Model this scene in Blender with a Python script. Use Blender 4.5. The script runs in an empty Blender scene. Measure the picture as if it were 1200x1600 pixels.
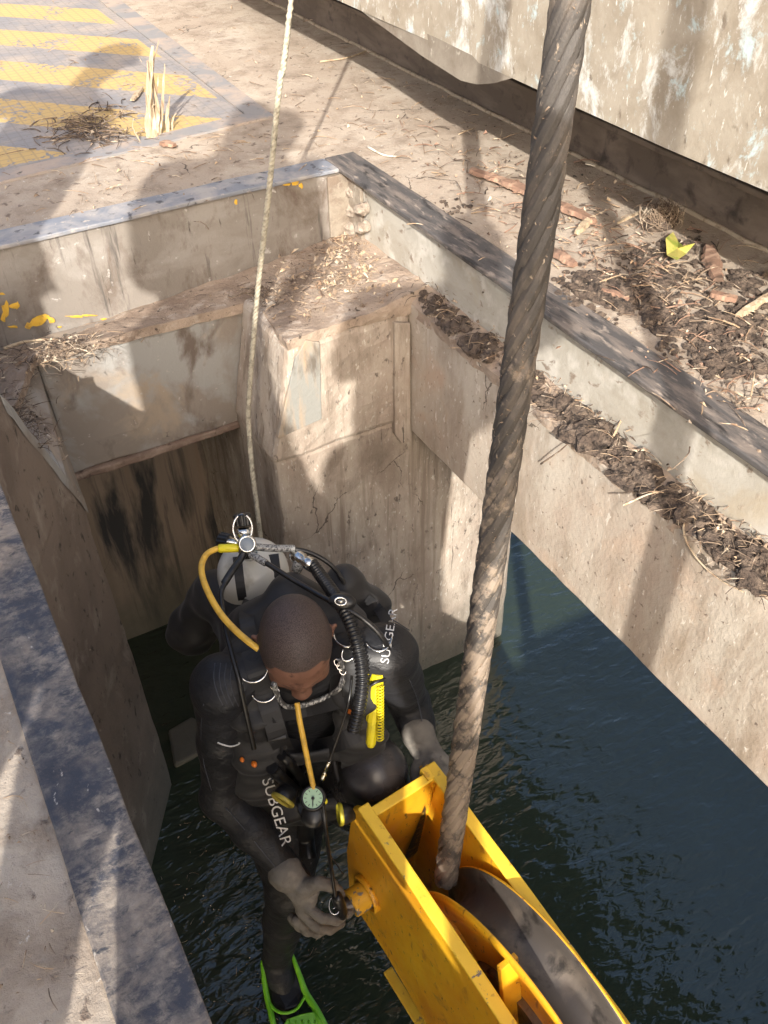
import bpy, bmesh, math
import numpy as np
from mathutils import Vector, Matrix
from mathutils.bvhtree import BVHTree
rng = np.random.default_rng(7)
sc = bpy.context.scene
COL = sc.collection

# ------------------------------------------------------------------ camera
# eye at the origin, +Y along the pit, deck top at z = -1
R = np.array([[0.8694242872975373, -0.33884465143879244, 0.35956322232465937],
              [-0.4938498750513671, -0.5744812133332576, 0.6527508226259826],
              [-0.014618808737999913, -0.7450876711625762, -0.6668063082429638]])
FPX = 1414.0
cam_d = bpy.data.cameras.new('camera')
cam = bpy.data.objects.new('camera', cam_d); COL.objects.link(cam)
m3 = R @ np.diag([1, -1, -1])
cam.matrix_world = Matrix([list(m3[0]) + [0], list(m3[1]) + [0], list(m3[2]) + [0], [0, 0, 0, 1]])
cam_d.sensor_fit = 'VERTICAL'; cam_d.sensor_height = 36; cam_d.lens = 36 * FPX / 1600
cam_d.clip_start = 0.02; cam_d.clip_end = 600
sc.camera = cam

# ------------------------------------------------------------------ light
SUN = np.array([1, 1.75, -1.164]); SUN = SUN / np.linalg.norm(SUN)   # direction the light travels
world = bpy.data.worlds.new('World'); sc.world = world; world.use_nodes = True
wn = world.node_tree.nodes; wn.clear()
wo = wn.new('ShaderNodeOutputWorld'); wb = wn.new('ShaderNodeBackground'); ws = wn.new('ShaderNodeTexSky')
ws.sky_type = 'NISHITA'; ws.sun_disc = False
ws.sun_elevation = math.asin(-SUN[2]); ws.sun_rotation = math.atan2(-SUN[0], -SUN[1])
ws.air_density = 1.0; ws.dust_density = 6.0; ws.ozone_density = 1.0
wb.inputs['Strength'].default_value = 0.15
world.node_tree.links.new(ws.outputs[0], wb.inputs[0]); world.node_tree.links.new(wb.outputs[0], wo.inputs[0])
sd = bpy.data.lights.new('sun', 'SUN'); sd.energy = 3.4; sd.angle = math.radians(0.6); sd.color = (1.0, 0.94, 0.85)
sun = bpy.data.objects.new('sun', sd); COL.objects.link(sun)
sun.rotation_euler = Vector(tuple(SUN)).to_track_quat('-Z', 'Y').to_euler()
sun.location = (-4, -7, 5)
sc.view_settings.view_transform = 'Standard'; sc.view_settings.look = 'None'
sc.view_settings.gamma = 1; sc.view_settings.exposure = 1.12

# ------------------------------------------------------------------ projection helpers (where a thing seen in the photo stands)
def nrm(v):
    v = np.asarray(v, float); return v / np.linalg.norm(v)
def ray(px, py): return nrm(R @ np.array([(px - 600) / FPX, (py - 800) / FPX, 1.0]))
def hz(px, py, z): r = ray(px, py); return r * z / r[2]
def hx(px, py, x): r = ray(px, py); return r * x / r[0]
def hy(px, py, y): r = ray(px, py); return r * y / r[1]
def at(px, py, t): return ray(px, py) * t

# ------------------------------------------------------------------ object helpers
def tag(o, label=None, cat=None, group=None, kind=None):
    if label: o['label'] = label
    if cat: o['category'] = cat
    if group: o['group'] = group
    if kind: o['kind'] = kind
    return o
def empty(name, loc, label, cat, group=None):
    o = bpy.data.objects.new(name, None); COL.objects.link(o); o.location = tuple(float(c) for c in loc)
    o.empty_display_size = 0.1
    return tag(o, label, cat, group)
def origin_of(o):
    v = Vector((0, 0, 0))
    while o is not None: v = v + o.location; o = o.parent
    return np.array(v)
class MB:
    def __init__(s): s.v = []; s.f = []; s.mi = []; s.sm = []
    def add(s, vs, fs, smooth=False, mi=0):
        n0 = len(s.v); s.v += [tuple(float(c) for c in p) for p in vs]
        for f in fs: s.f.append(tuple(n0 + i for i in f)); s.mi.append(mi); s.sm.append(smooth)
    def box(s, x0, y0, z0, x1, y1, z1, mi=0):
        v = [(x0,y0,z0),(x1,y0,z0),(x1,y1,z0),(x0,y1,z0),(x0,y0,z1),(x1,y0,z1),(x1,y1,z1),(x0,y1,z1)]
        s.add(v, [(0,3,2,1),(4,5,6,7),(0,1,5,4),(1,2,6,5),(2,3,7,6),(3,0,4,7)], mi=mi)
    def obox(s, c, ax, ay, az, h, mi=0):
        c = np.array(c, float); ax, ay, az = np.array(ax) * h[0], np.array(ay) * h[1], np.array(az) * h[2]
        v = [c + a*ax + b*ay + d*az for d in (-1,1) for a, b in ((-1,-1),(1,-1),(1,1),(-1,1))]
        s.add(v, [(0,3,2,1),(4,5,6,7),(0,1,5,4),(1,2,6,5),(2,3,7,6),(3,0,4,7)], mi=mi)
    def prism(s, poly, axis, mi=0, smooth=False):
        """poly: list of 3D points, axis: extrusion vector"""
        n = len(poly); a = np.array(axis, float)
        P = [np.array(p, float) for p in poly]
        s.add(P + [p + a for p in P], [tuple(range(n - 1, -1, -1)), tuple(range(n, 2 * n))] , mi=mi)
        s.add(P + [p + a for p in P], [(i, (i + 1) % n, n + (i + 1) % n, n + i) for i in range(n)], smooth, mi)
    def tube(s, pts, r, n=8, cap=True, mi=0, prof=None, smooth=True):
        pts = [np.array(p, float) for p in pts]; m = len(pts)
        rr = r if hasattr(r, '__len__') else [r] * m
        t0 = nrm(pts[1] - pts[0]); u = nrm(np.cross(t0, [0.13, 0.21, 0.97] if abs(t0[2]) < .9 else [1, 0.1, 0]))
        vs = []
        for i in range(m):
            t = nrm(pts[min(i + 1, m - 1)] - pts[max(i - 1, 0)])
            u = nrm(u - t * (u @ t)); w = np.cross(t, u)
            for k in range(n):
                a = 2 * math.pi * k / n
                vs.append(pts[i] + (u * math.cos(a) + w * math.sin(a)) * rr[i])
        fs = [(i*n+k, i*n+(k+1) % n, (i+1)*n+(k+1) % n, (i+1)*n+k) for i in range(m - 1) for k in range(n)]
        s.add(vs, fs, smooth, mi)
        if cap:
            s.add(vs[:n], [tuple(range(n - 1, -1, -1))], False, mi); s.add(vs[-n:], [tuple(range(n))], False, mi)
    def ball(s, c, r, seg=14, rings=9, mi=0, ax=None):
        c = np.array(c, float); r = np.array([r] * 3 if not hasattr(r, '__len__') else r, float)
        E = np.eye(3) if ax is None else np.array(ax)
        vs = []
        for i in range(rings + 1):
            th = math.pi * i / rings
            for k in range(seg):
                a = 2 * math.pi * k / seg
                d = np.array([math.sin(th) * math.cos(a), math.sin(th) * math.sin(a), math.cos(th)]) * r
                vs.append(c + d @ E)
        fs = [(i*seg+k, (i+1)*seg+k, (i+1)*seg+(k+1) % seg, i*seg+(k+1) % seg) for i in range(rings) for k in range(seg)]
        s.add(vs, fs, True, mi)
    def lathe(s, c, axis, prof, n=24, mi=0, smooth=True):
        """prof: list of (radius, height along axis)"""
        c = np.array(c, float); a = nrm(axis); u = nrm(np.cross(a, [0.3, 0.2, 0.93] if abs(a[2]) < .9 else [1, 0, 0])); w = np.cross(a, u)
        vs = [c + a*h + (u*math.cos(2*math.pi*k/n) + w*math.sin(2*math.pi*k/n))*r for r, h in prof for k in range(n)]
        m = len(prof)
        s.add(vs, [(i*n+k, i*n+(k+1) % n, (i+1)*n+(k+1) % n, (i+1)*n+k) for i in range(m-1) for k in range(n)], smooth, mi)
    def build(s, name, mats, parent=None, label=None, cat=None, group=None, kind=None, bevel=0, loc=None, merge=True):
        off = origin_of(parent) if parent is not None else (np.zeros(3) if loc is None else np.array(loc, float))
        me = bpy.data.meshes.new(name)
        V = np.array(s.v) - off
        me.from_pydata([tuple(p) for p in V], [], s.f); me.update()
        me.polygons.foreach_set('material_index', s.mi); me.polygons.foreach_set('use_smooth', s.sm)
        for m in (mats if isinstance(mats, (list, tuple)) else [mats]): me.materials.append(m)
        bm = bmesh.new(); bm.from_mesh(me)
        if merge: bmesh.ops.remove_doubles(bm, verts=bm.verts, dist=1e-5)
        bmesh.ops.recalc_face_normals(bm, faces=bm.faces)
        bm.to_mesh(me); bm.free()
        o = bpy.data.objects.new(name, me); COL.objects.link(o)
        if parent is not None: o.parent = parent
        elif loc is not None: o.location = tuple(off)
        if bevel:
            b = o.modifiers.new('bevel', 'BEVEL'); b.width = bevel; b.segments = 2; b.limit_method = 'ANGLE'; b.angle_limit = math.radians(40)
        return tag(o, label, cat, group, kind)
def smooth_path(pts, k=8):
    P = [np.array(p, float) for p in pts]
    P = [2*P[0]-P[1]] + P + [2*P[-1]-P[-2]]; out = []
    for i in range(1, len(P) - 2):
        for j in range(k):
            t = j / k
            out.append(0.5*((2*P[i]) + (-P[i-1]+P[i+1])*t + (2*P[i-1]-5*P[i]+4*P[i+1]-P[i+2])*t*t + (-P[i-1]+3*P[i]-3*P[i+1]+P[i+2])*t**3))
    out.append(P[-2]); return out
def roughen(o, cut, amp, scale, seed=0):
    """subdivide a mesh and push it about so that edges and faces are not ruler-straight"""
    me = o.data; bm = bmesh.new(); bm.from_mesh(me)
    for _ in range(6):
        long = [e for e in bm.edges if e.calc_length() > cut]
        if not long: break
        bmesh.ops.subdivide_edges(bm, edges=long, cuts=1, use_grid_fill=True)
    bmesh.ops.triangulate(bm, faces=[f for f in bm.faces if len(f.verts) > 4])
    from mathutils import noise
    for v in bm.verts:
        d = noise.noise_vector(v.co * scale + Vector((seed, seed * 1.7, 0))) + 0.5 * noise.noise_vector(v.co * scale * 3.1)
        v.co += d * amp
    bm.to_mesh(me); bm.free()

# ------------------------------------------------------------------ materials
def col(c): return (c[0], c[1], c[2], 1)
DUSTY = {'deck_mud','muddy_ledge','silt_coated_wall','column_silt','beam_face','streaked_panel','mud_wall','grey_muddy_web','pale_weathered_web','scuffed_hull','rusty_recess','greasy_wire_rope','caked_bolt','rusty_trim','dry_twigs','dark_soil','bark'}
def dusty(c): l = .3*c[0] + .6*c[1] + .1*c[2]; return tuple(v*.80 + l*.20 for v in c)
def mat(name, base, layers=(), rough=0.8, metal=0, bump=0.0, bscale=60, bdist=0.01, ior=1.5, coat=0, spec=0.5, rough2=None, extra=None, sheen=0):
    if name in DUSTY: base = dusty(base); layers = [(dusty(l[0]),) + tuple(l[1:]) for l in layers]
    m = bpy.data.materials.new(name); m.use_nodes = True; nt = m.node_tree; N = nt.nodes; L = nt.links
    b = N['Principled BSDF']; tc = N.new('ShaderNodeTexCoord'); geo = N.new('ShaderNodeNewGeometry')
    pos = geo.outputs['Position']
    cur = N.new('ShaderNodeRGB'); cur.outputs[0].default_value = col(base); cur = cur.outputs[0]
    bumps = []
    for i, l in enumerate(layers):
        c, s, lo, hi = l[:4]; det = l[4] if len(l) > 4 else 6; h = l[5] if len(l) > 5 else 0; rgh = l[6] if len(l) > 6 else 0.6
        mp = N.new('ShaderNodeMapping'); sv = s if hasattr(s, '__len__') else (s, s, s)
        mp.inputs['Scale'].default_value = sv; mp.inputs['Location'].default_value = (i*3.7+len(name), i*1.3, i*5.1)
        L.new(pos, mp.inputs[0])
        nz = N.new('ShaderNodeTexNoise'); nz.inputs['Scale'].default_value = 1; nz.inputs['Detail'].default_value = det; nz.inputs['Roughness'].default_value = rgh
        nz.inputs['Distortion'].default_value = 0.3
        L.new(mp.outputs[0], nz.inputs['Vector'])
        mr = N.new('ShaderNodeMapRange'); mr.inputs['From Min'].default_value = lo; mr.inputs['From Max'].default_value = hi; mr.clamp = True
        L.new(nz.outputs['Fac'], mr.inputs['Value'])
        mx = N.new('ShaderNodeMixRGB'); mx.inputs['Color2'].default_value = col(c)
        L.new(mr.outputs[0], mx.inputs['Fac']); L.new(cur, mx.inputs['Color1']); cur = mx.outputs[0]
        if h: bumps.append((mr.outputs[0], h))
    if extra: cur = extra(nt, pos, cur)
    L.new(cur, b.inputs['Base Color'])
    b.inputs['Roughness'].default_value = rough; b.inputs['Metallic'].default_value = metal
    b.inputs['IOR'].default_value = ior; b.inputs['Coat Weight'].default_value = coat; b.inputs['Coat Roughness'].default_value = 0.15
    b.inputs['Specular IOR Level'].default_value = spec; b.inputs['Sheen Weight'].default_value = sheen
    if rough2 is not None:
        nz = N.new('ShaderNodeTexNoise'); nz.inputs['Scale'].default_value = 14; nz.inputs['Detail'].default_value = 5; L.new(pos, nz.inputs['Vector'])
        mr = N.new('ShaderNodeMapRange'); mr.inputs['From Min'].default_value = .35; mr.inputs['From Max'].default_value = .65
        mr.inputs['To Min'].default_value = rough; mr.inputs['To Max'].default_value = rough2
        L.new(nz.outputs['Fac'], mr.inputs['Value']); L.new(mr.outputs[0], b.inputs['Roughness'])
    if bump:
        nz = N.new('ShaderNodeTexNoise'); nz.inputs['Scale'].default_value = bscale; nz.inputs['Detail'].default_value = 8; nz.inputs['Roughness'].default_value = .65
        L.new(pos, nz.inputs['Vector']); h = nz.outputs['Fac']
        for o_, k in bumps:
            ma = N.new('ShaderNodeMath'); ma.operation = 'MULTIPLY_ADD'; ma.inputs[1].default_value = k; L.new(o_, ma.inputs[0]); L.new(h, ma.inputs[2]); h = ma.outputs[0]
        bp = N.new('ShaderNodeBump'); bp.inputs['Strength'].default_value = bump; bp.inputs['Distance'].default_value = bdist
        L.new(h, bp.inputs['Height']); L.new(bp.outputs[0], b.inputs['Normal'])
    return m
SAND = (.40,.31,.23); BROWN = (.20,.135,.085); DARK = (.05,.037,.027); GREY = (.22,.215,.20); PALE = (.55,.50,.43)
M = {}
def hatch_paint(nt, pos, cur):
    N, L = nt.nodes, nt.links
    sx = N.new('ShaderNodeSeparateXYZ'); L.new(pos, sx.inputs[0])
    def ma(op, a, b=None, c=None):
        n_ = N.new('ShaderNodeMath'); n_.operation = op
        for i, v in enumerate((a, b, c)):
            if v is None: continue
            if isinstance(v, (int, float)): n_.inputs[i].default_value = v
            else: L.new(v, n_.inputs[i])
        return n_.outputs[0]
    q = ma('MULTIPLY_ADD', sx.outputs[0], .723, ma('MULTIPLY', sx.outputs[1], .691))
    nz = N.new('ShaderNodeTexNoise'); nz.inputs['Scale'].default_value = 30; L.new(pos, nz.inputs['Vector'])
    q = ma('MULTIPLY_ADD', nz.outputs['Fac'], .012, q)
    fr = ma('FRACT', ma('DIVIDE', ma('SUBTRACT', q, 2.668 - .104), .393))
    band = ma('LESS_THAN', fr, .53)
    # the border of the plate is plain grey, outside this edge
    inb = ma('LESS_THAN', sx.outputs[0], 1.10); ina = ma('GREATER_THAN', sx.outputs[1], 2.875)
    n2 = N.new('ShaderNodeTexNoise'); n2.inputs['Scale'].default_value = 55; n2.inputs['Detail'].default_value = 8; L.new(pos, n2.inputs['Vector'])
    n3 = N.new('ShaderNodeTexNoise'); n3.inputs['Scale'].default_value = 5; n3.inputs['Detail'].default_value = 4; L.new(pos, n3.inputs['Vector'])
    w = ma('LESS_THAN', ma('MULTIPLY_ADD', n3.outputs['Fac'], .5, ma('MULTIPLY', n2.outputs['Fac'], .5)), .56)
    f = ma('MULTIPLY', ma('MULTIPLY', band, inb), ma('MULTIPLY', ina, w))
    f = ma('MULTIPLY', f, .85)
    mx = N.new('ShaderNodeMixRGB'); mx.inputs['Color2'].default_value = (.54,.37,.13,1); L.new(f, mx.inputs['Fac']); L.new(cur, mx.inputs['Color1'])
    # fine cross-hatched tread
    def fine(o_):
        a = ma('FRACT', ma('MULTIPLY', o_, 28.0)); return ma('LESS_THAN', a, .16)
    g = ma('MULTIPLY', ma('MAXIMUM', fine(sx.outputs[0]), fine(sx.outputs[1])), .30)
    m2 = N.new('ShaderNodeMixRGB'); m2.inputs['Color2'].default_value = (.16,.14,.13,1); L.new(g, m2.inputs['Fac']); L.new(mx.outputs[0], m2.inputs['Color1'])
    return m2.outputs[0]
def tide(nt, pos, cur):
    N, L = nt.nodes, nt.links
    sx = N.new('ShaderNodeSeparateXYZ'); L.new(pos, sx.inputs[0]); nz = N.new('ShaderNodeTexNoise'); nz.inputs['Scale'].default_value = 7; nz.inputs['Detail'].default_value = 10; nz.inputs['Roughness'].default_value = .7; L.new(pos, nz.inputs['Vector'])
    ma = N.new('ShaderNodeMath'); ma.operation = 'MULTIPLY_ADD'; ma.inputs[1].default_value = .45; L.new(nz.outputs['Fac'], ma.inputs[0]); L.new(sx.outputs[2], ma.inputs[2])
    cr = N.new('ShaderNodeMapRange'); cr.inputs['From Min'].default_value = -2.20; cr.inputs['From Max'].default_value = -2.62; cr.inputs['To Max'].default_value = .85; L.new(ma.outputs[0], cr.inputs['Value'])
    mx = N.new('ShaderNodeMixRGB'); mx.inputs['Color2'].default_value = (.10,.098,.078,1); L.new(cr.outputs[0], mx.inputs['Fac']); L.new(cur, mx.inputs['Color1']); return mx.outputs[0]
def cracked(scale, nxt=None, dark=(.06,.045,.035)):
    def f(nt, pos, cur):
        N, L = nt.nodes, nt.links
        nz = N.new('ShaderNodeTexNoise'); nz.inputs['Scale'].default_value = 7; nz.inputs['Detail'].default_value = 8; L.new(pos, nz.inputs['Vector'])
        mx0 = N.new('ShaderNodeMixRGB'); mx0.inputs['Fac'].default_value = .16; L.new(pos, mx0.inputs['Color1']); L.new(nz.outputs['Color'], mx0.inputs['Color2'])
        vo = N.new('ShaderNodeTexVoronoi'); vo.feature = 'DISTANCE_TO_EDGE'; vo.inputs['Scale'].default_value = scale; L.new(mx0.outputs[0], vo.inputs['Vector'])
        n2 = N.new('ShaderNodeTexNoise'); n2.inputs['Scale'].default_value = 3.1; n2.inputs['Detail'].default_value = 3; L.new(pos, n2.inputs['Vector'])
        wd = N.new('ShaderNodeMapRange'); wd.inputs['From Min'].default_value = .55; wd.inputs['From Max'].default_value = .68; wd.inputs['To Min'].default_value = 0; wd.inputs['To Max'].default_value = .009; L.new(n2.outputs['Fac'], wd.inputs['Value'])
        lt = N.new('ShaderNodeMath'); lt.operation = 'LESS_THAN'; L.new(vo.outputs['Distance'], lt.inputs[0]); L.new(wd.outputs[0], lt.inputs[1])
        m1 = N.new('ShaderNodeMath'); m1.operation = 'MULTIPLY'; m1.inputs[1].default_value = .8; L.new(lt.outputs[0], m1.inputs[0])
        mx = N.new('ShaderNodeMixRGB'); mx.inputs['Color2'].default_value = col(dark); L.new(m1.outputs[0], mx.inputs['Fac']); L.new(cur, mx.inputs['Color1'])
        return nxt(nt, pos, mx.outputs[0]) if nxt else mx.outputs[0]
    return f
M['deck'] = mat('deck_mud', (.39,.305,.225), [((.50,.42,.33), 3.0, .45, .7, 12, 0, .7), ((.27,.20,.14), 9, .48, .66, 13, .5, .72), ((.16,.11,.08), 34, .60, .70, 6, .6), ((.62,.57,.5), 60, .66, .72, 5, .3)], .92, bump=.55, bscale=90, bdist=.006, extra=cracked(2.4))
M['hatch'] = mat('hatch_plate', (.23,.225,.235), [((.36,.31,.27), 6, .42, .65, 8), ((.14,.12,.11), 40, .6, .7)], .75, bump=.3, bscale=120, bdist=.003, extra=hatch_paint)
M['border'] = mat('hatch_border', (.24,.235,.24), [((.38,.31,.26), 8, .45, .62, 8), ((.12,.10,.09), 30, .6, .7)], .8, bump=.3, bscale=100, bdist=.003)
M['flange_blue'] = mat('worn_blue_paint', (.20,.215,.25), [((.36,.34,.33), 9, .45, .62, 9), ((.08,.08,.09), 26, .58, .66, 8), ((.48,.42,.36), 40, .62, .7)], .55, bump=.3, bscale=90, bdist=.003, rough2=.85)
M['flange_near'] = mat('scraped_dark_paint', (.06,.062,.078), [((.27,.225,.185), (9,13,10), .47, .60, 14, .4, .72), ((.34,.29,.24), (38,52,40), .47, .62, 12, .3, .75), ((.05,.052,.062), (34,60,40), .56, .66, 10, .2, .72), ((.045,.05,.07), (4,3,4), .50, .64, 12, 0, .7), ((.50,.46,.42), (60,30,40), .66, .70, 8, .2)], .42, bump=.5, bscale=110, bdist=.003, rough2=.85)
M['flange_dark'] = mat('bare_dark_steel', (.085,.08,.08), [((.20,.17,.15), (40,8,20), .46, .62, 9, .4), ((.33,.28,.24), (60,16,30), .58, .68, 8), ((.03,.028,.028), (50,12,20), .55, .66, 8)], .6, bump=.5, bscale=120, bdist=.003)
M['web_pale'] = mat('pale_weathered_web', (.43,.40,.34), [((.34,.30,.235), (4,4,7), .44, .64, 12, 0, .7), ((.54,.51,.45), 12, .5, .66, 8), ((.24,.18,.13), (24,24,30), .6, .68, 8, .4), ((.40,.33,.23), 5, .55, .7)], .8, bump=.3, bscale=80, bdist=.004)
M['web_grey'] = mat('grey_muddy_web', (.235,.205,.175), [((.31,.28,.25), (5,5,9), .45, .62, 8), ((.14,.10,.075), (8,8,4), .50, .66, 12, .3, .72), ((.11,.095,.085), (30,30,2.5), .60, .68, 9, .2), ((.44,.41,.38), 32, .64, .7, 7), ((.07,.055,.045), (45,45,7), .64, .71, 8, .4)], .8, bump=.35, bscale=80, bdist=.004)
M['web_yellow'] = None
M['ledge'] = mat('muddy_ledge', (.38,.28,.20), [((.26,.18,.125), 9, .45, .65, 9, .5), ((.48,.39,.31), 22, .55, .7), ((.10,.07,.05), 50, .62, .7, 6, .5)], .95, bump=.7, bscale=90, bdist=.008)
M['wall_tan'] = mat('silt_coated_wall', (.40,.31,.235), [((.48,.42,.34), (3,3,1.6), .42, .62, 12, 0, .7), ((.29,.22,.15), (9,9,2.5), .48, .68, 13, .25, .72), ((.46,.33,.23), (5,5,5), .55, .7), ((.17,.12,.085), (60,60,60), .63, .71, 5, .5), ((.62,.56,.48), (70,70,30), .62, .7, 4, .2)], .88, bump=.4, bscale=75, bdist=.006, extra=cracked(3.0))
M['column'] = mat('column_silt', (.36,.28,.215), [((.47,.40,.32), (8,8,2.6), .42, .64, 13, .2, .72), ((.24,.18,.13), (18,18,3.0), .50, .70, 12, .4, .72), ((.14,.105,.08), (60,60,26), .61, .70, 7, .5), ((.58,.52,.44), (80,80,34), .60, .68, 6, .2), ((.20,.15,.11), (5,5,3.5), .56, .72, 10), ((.27,.205,.15), (26,26,1.0), .56, .64, 8), ((.12,.09,.07), (90,90,1.4), .66, .70, 8, .3)], .88, bump=.5, bscale=85, bdist=.006, extra=cracked(3.2, tide))
M['beam'] = mat('beam_face', (.26,.215,.175), [((.32,.31,.29), (3.5,3.5,3), .48, .56, 9), ((.36,.28,.20), (4,4,4), .54, .62, 8), ((.15,.11,.085), (9,9,5), .56, .68, 8), ((.45,.40,.35), 38, .64, .7), ((.05,.045,.04), 16, .67, .71)], .8, bump=.3, bscale=80, bdist=.004)
M['panel'] = mat('streaked_panel', (.27,.205,.15), [((.34,.255,.19), (7,7,.5), .45, .6, 9), ((.045,.045,.048), (9,9,1.3), .50, .62, 10), ((.12,.10,.085), (40,40,1.5), .55, .66, 9, .3), ((.33,.205,.13), (16,16,.6), .60, .72, 9)], .75, bump=.4, bscale=70, bdist=.004, extra=cracked(3.2, tide))
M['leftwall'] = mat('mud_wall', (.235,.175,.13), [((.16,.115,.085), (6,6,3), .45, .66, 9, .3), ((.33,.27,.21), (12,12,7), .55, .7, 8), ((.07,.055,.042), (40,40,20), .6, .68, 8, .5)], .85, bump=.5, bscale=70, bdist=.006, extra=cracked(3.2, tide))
M['rust'] = mat('rusty_trim', (.20,.125,.085), [((.30,.21,.15), 20, .45, .65), ((.10,.06,.04), 40, .55, .68, 8, .4)], .85, bump=.4, bscale=90, bdist=.004)
M['hull'] = mat('scuffed_hull', (.37,.32,.245), [((.27,.22,.155), (7,7,7), .42, .64, 12, 0, .7), ((.62,.63,.60), (11,11,6), .53, .64, 14, .3, .75), ((.42,.54,.56), (13,13,10), .56, .64, 12, 0, .75), ((.66,.64,.58), (60,90,30), .60, .66, 10, .2, .7), ((.17,.13,.09), (26,26,16), .62, .70, 9)], .75, bump=.3, bscale=70, bdist=.004)
M['recess'] = mat('rusty_recess', (.13,.095,.07), [((.20,.15,.115), (4,4,12), .45, .62, 8), ((.06,.045,.036), 14, .55, .7, 8, .3)], .85, bump=.4, bscale=70, bdist=.004)
M['bolt'] = mat('caked_bolt', (.33,.27,.21), [((.20,.145,.105), 28, .5, .64, 8, .4)], .85, bump=.5, bscale=70, bdist=.006)
def ycol(extra_dirt=.5): 
    return [((.72,.30,.015), (5,5,4), .42, .70, 7), ((.45,.17,.03), (22,22,10), .60, .72, 8), ((.16,.09,.03), (70,70,34), .62, .70, 8, .3), ((.10,.075,.04), 6, .60, .76, 12, 0, .72), ((.19,.18,.17), 24, .69, .705, 9, .6), ((.30,.13,.03), (40,40,6), .62, .72, 8)]
M['yellow'] = mat('yellow_paint', (.86,.46,.018), ycol(), .38, bump=.12, bscale=70, bdist=.003, coat=.25, rough2=.6)
M['yellow_edge'] = mat('yellow_edge_paint', (.84,.54,.04), [((.55,.30,.03), 40, .62, .68, 7, .3), ((.16,.14,.13), 20, .64, .66, 9, .6), ((.75,.42,.02), 8, .5, .7)], .42, bump=.2, bscale=70, bdist=.004, coat=.2, rough2=.6)
M['groove'] = mat('worn_groove', (.11,.095,.085), [((.20,.165,.135), 9, .5, .66, 8), ((.04,.035,.032), 20, .56, .68, 8)], .38, metal=.35, bump=.2, bscale=60, bdist=.003, rough2=.6)
M['steel'] = mat('bare_steel', (.22,.2,.18), [((.07,.06,.055), 30, .5, .65, 8)], .4, metal=.8, bump=.2, bdist=.003)
M['pin'] = mat('chipped_pin', (.80,.44,.03), [((.17,.165,.17), 26, .49, .52, 6, .6), ((.4,.2,.05), 40, .62, .7)], .5, bump=.2, bdist=.003)
def mudded(nt, pos, cur):
    N, L = nt.nodes, nt.links
    sx = N.new('ShaderNodeSeparateXYZ'); L.new(pos, sx.inputs[0]); nz = N.new('ShaderNodeTexNoise'); nz.inputs['Scale'].default_value = 26; nz.inputs['Detail'].default_value = 9; nz.inputs['Roughness'].default_value = .7; L.new(pos, nz.inputs['Vector'])
    a = N.new('ShaderNodeMapRange'); a.inputs['From Min'].default_value = -.7; a.inputs['From Max'].default_value = -1.5; a.inputs['To Min'].default_value = -.06; a.inputs['To Max'].default_value = .10; L.new(sx.outputs[2], a.inputs['Value'])
    b_ = N.new('ShaderNodeMath'); b_.operation = 'ADD'; L.new(a.outputs[0], b_.inputs[0]); L.new(nz.outputs['Fac'], b_.inputs[1])
    c_ = N.new('ShaderNodeMapRange'); c_.inputs['From Min'].default_value = .53; c_.inputs['From Max'].default_value = .62; c_.inputs['To Max'].default_value = .75; L.new(b_.outputs[0], c_.inputs['Value'])
    mx = N.new('ShaderNodeMixRGB'); mx.inputs['Color2'].default_value = (.27,.215,.165,1); L.new(c_.outputs[0], mx.inputs['Fac']); L.new(cur, mx.inputs['Color1']); return mx.outputs[0]
M['wire'] = mat('greasy_wire_rope', (.058,.050,.044), [((.16,.125,.095), (12,12,7), .46, .66, 9), ((.05,.042,.036), (40,40,16), .52, .66, 8, .3), ((.30,.23,.16), (130,130,60), .63, .69, 7, .5)], .6, bump=.5, bscale=220, bdist=.003, extra=mudded)
M['twine'] = mat('pale_rope', (.42,.385,.30), [((.27,.245,.19), 70, .5, .62, 6, .4)], .85, bump=.5, bscale=250, bdist=.002)
M['twig'] = mat('dry_twigs', (.24,.165,.105), [((.44,.35,.25), 30, .53, .60, 3), ((.12,.075,.05), 24, .54, .6, 3)], .9)
M['chips'] = mat('dry_chips', (.40,.29,.19), [((.58,.49,.37), 26, .52, .58, 3), ((.22,.14,.09), 20, .5, .6, 3)], .9)
M['soil'] = mat('dark_soil', (.10,.068,.049), [((.19,.135,.095), 30, .46, .62, 9, .5), ((.035,.024,.018), 60, .53, .65, 9, .5)], .95, bump=.8, bscale=140, bdist=.01)
M['bark'] = mat('bark', (.26,.14,.085), [((.40,.24,.15), (12,40,12), .5, .62, 8, .4), ((.12,.07,.045), 30, .55, .65, 8, .4)], .85, bump=.5, bscale=120, bdist=.004)
M['wood'] = mat('bleached_wood', (.43,.34,.235), [((.28,.19,.12), (60,60,10), .5, .64, 8, .4), ((.68,.58,.44), (40,40,14), .55, .66, 8)], .85, bump=.4, bscale=120, bdist=.003)
M['leaf'] = mat('yellow_green_leaf', (.50,.44,.12), [((.30,.36,.06), 30, .5, .64, 5), ((.62,.55,.25), 50, .58, .68, 5)], .6)
M['white'] = mat('chipped_white', (.66,.62,.52), [((.4,.33,.25), 40, .55, .66, 7)], .8, bump=.3)
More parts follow.
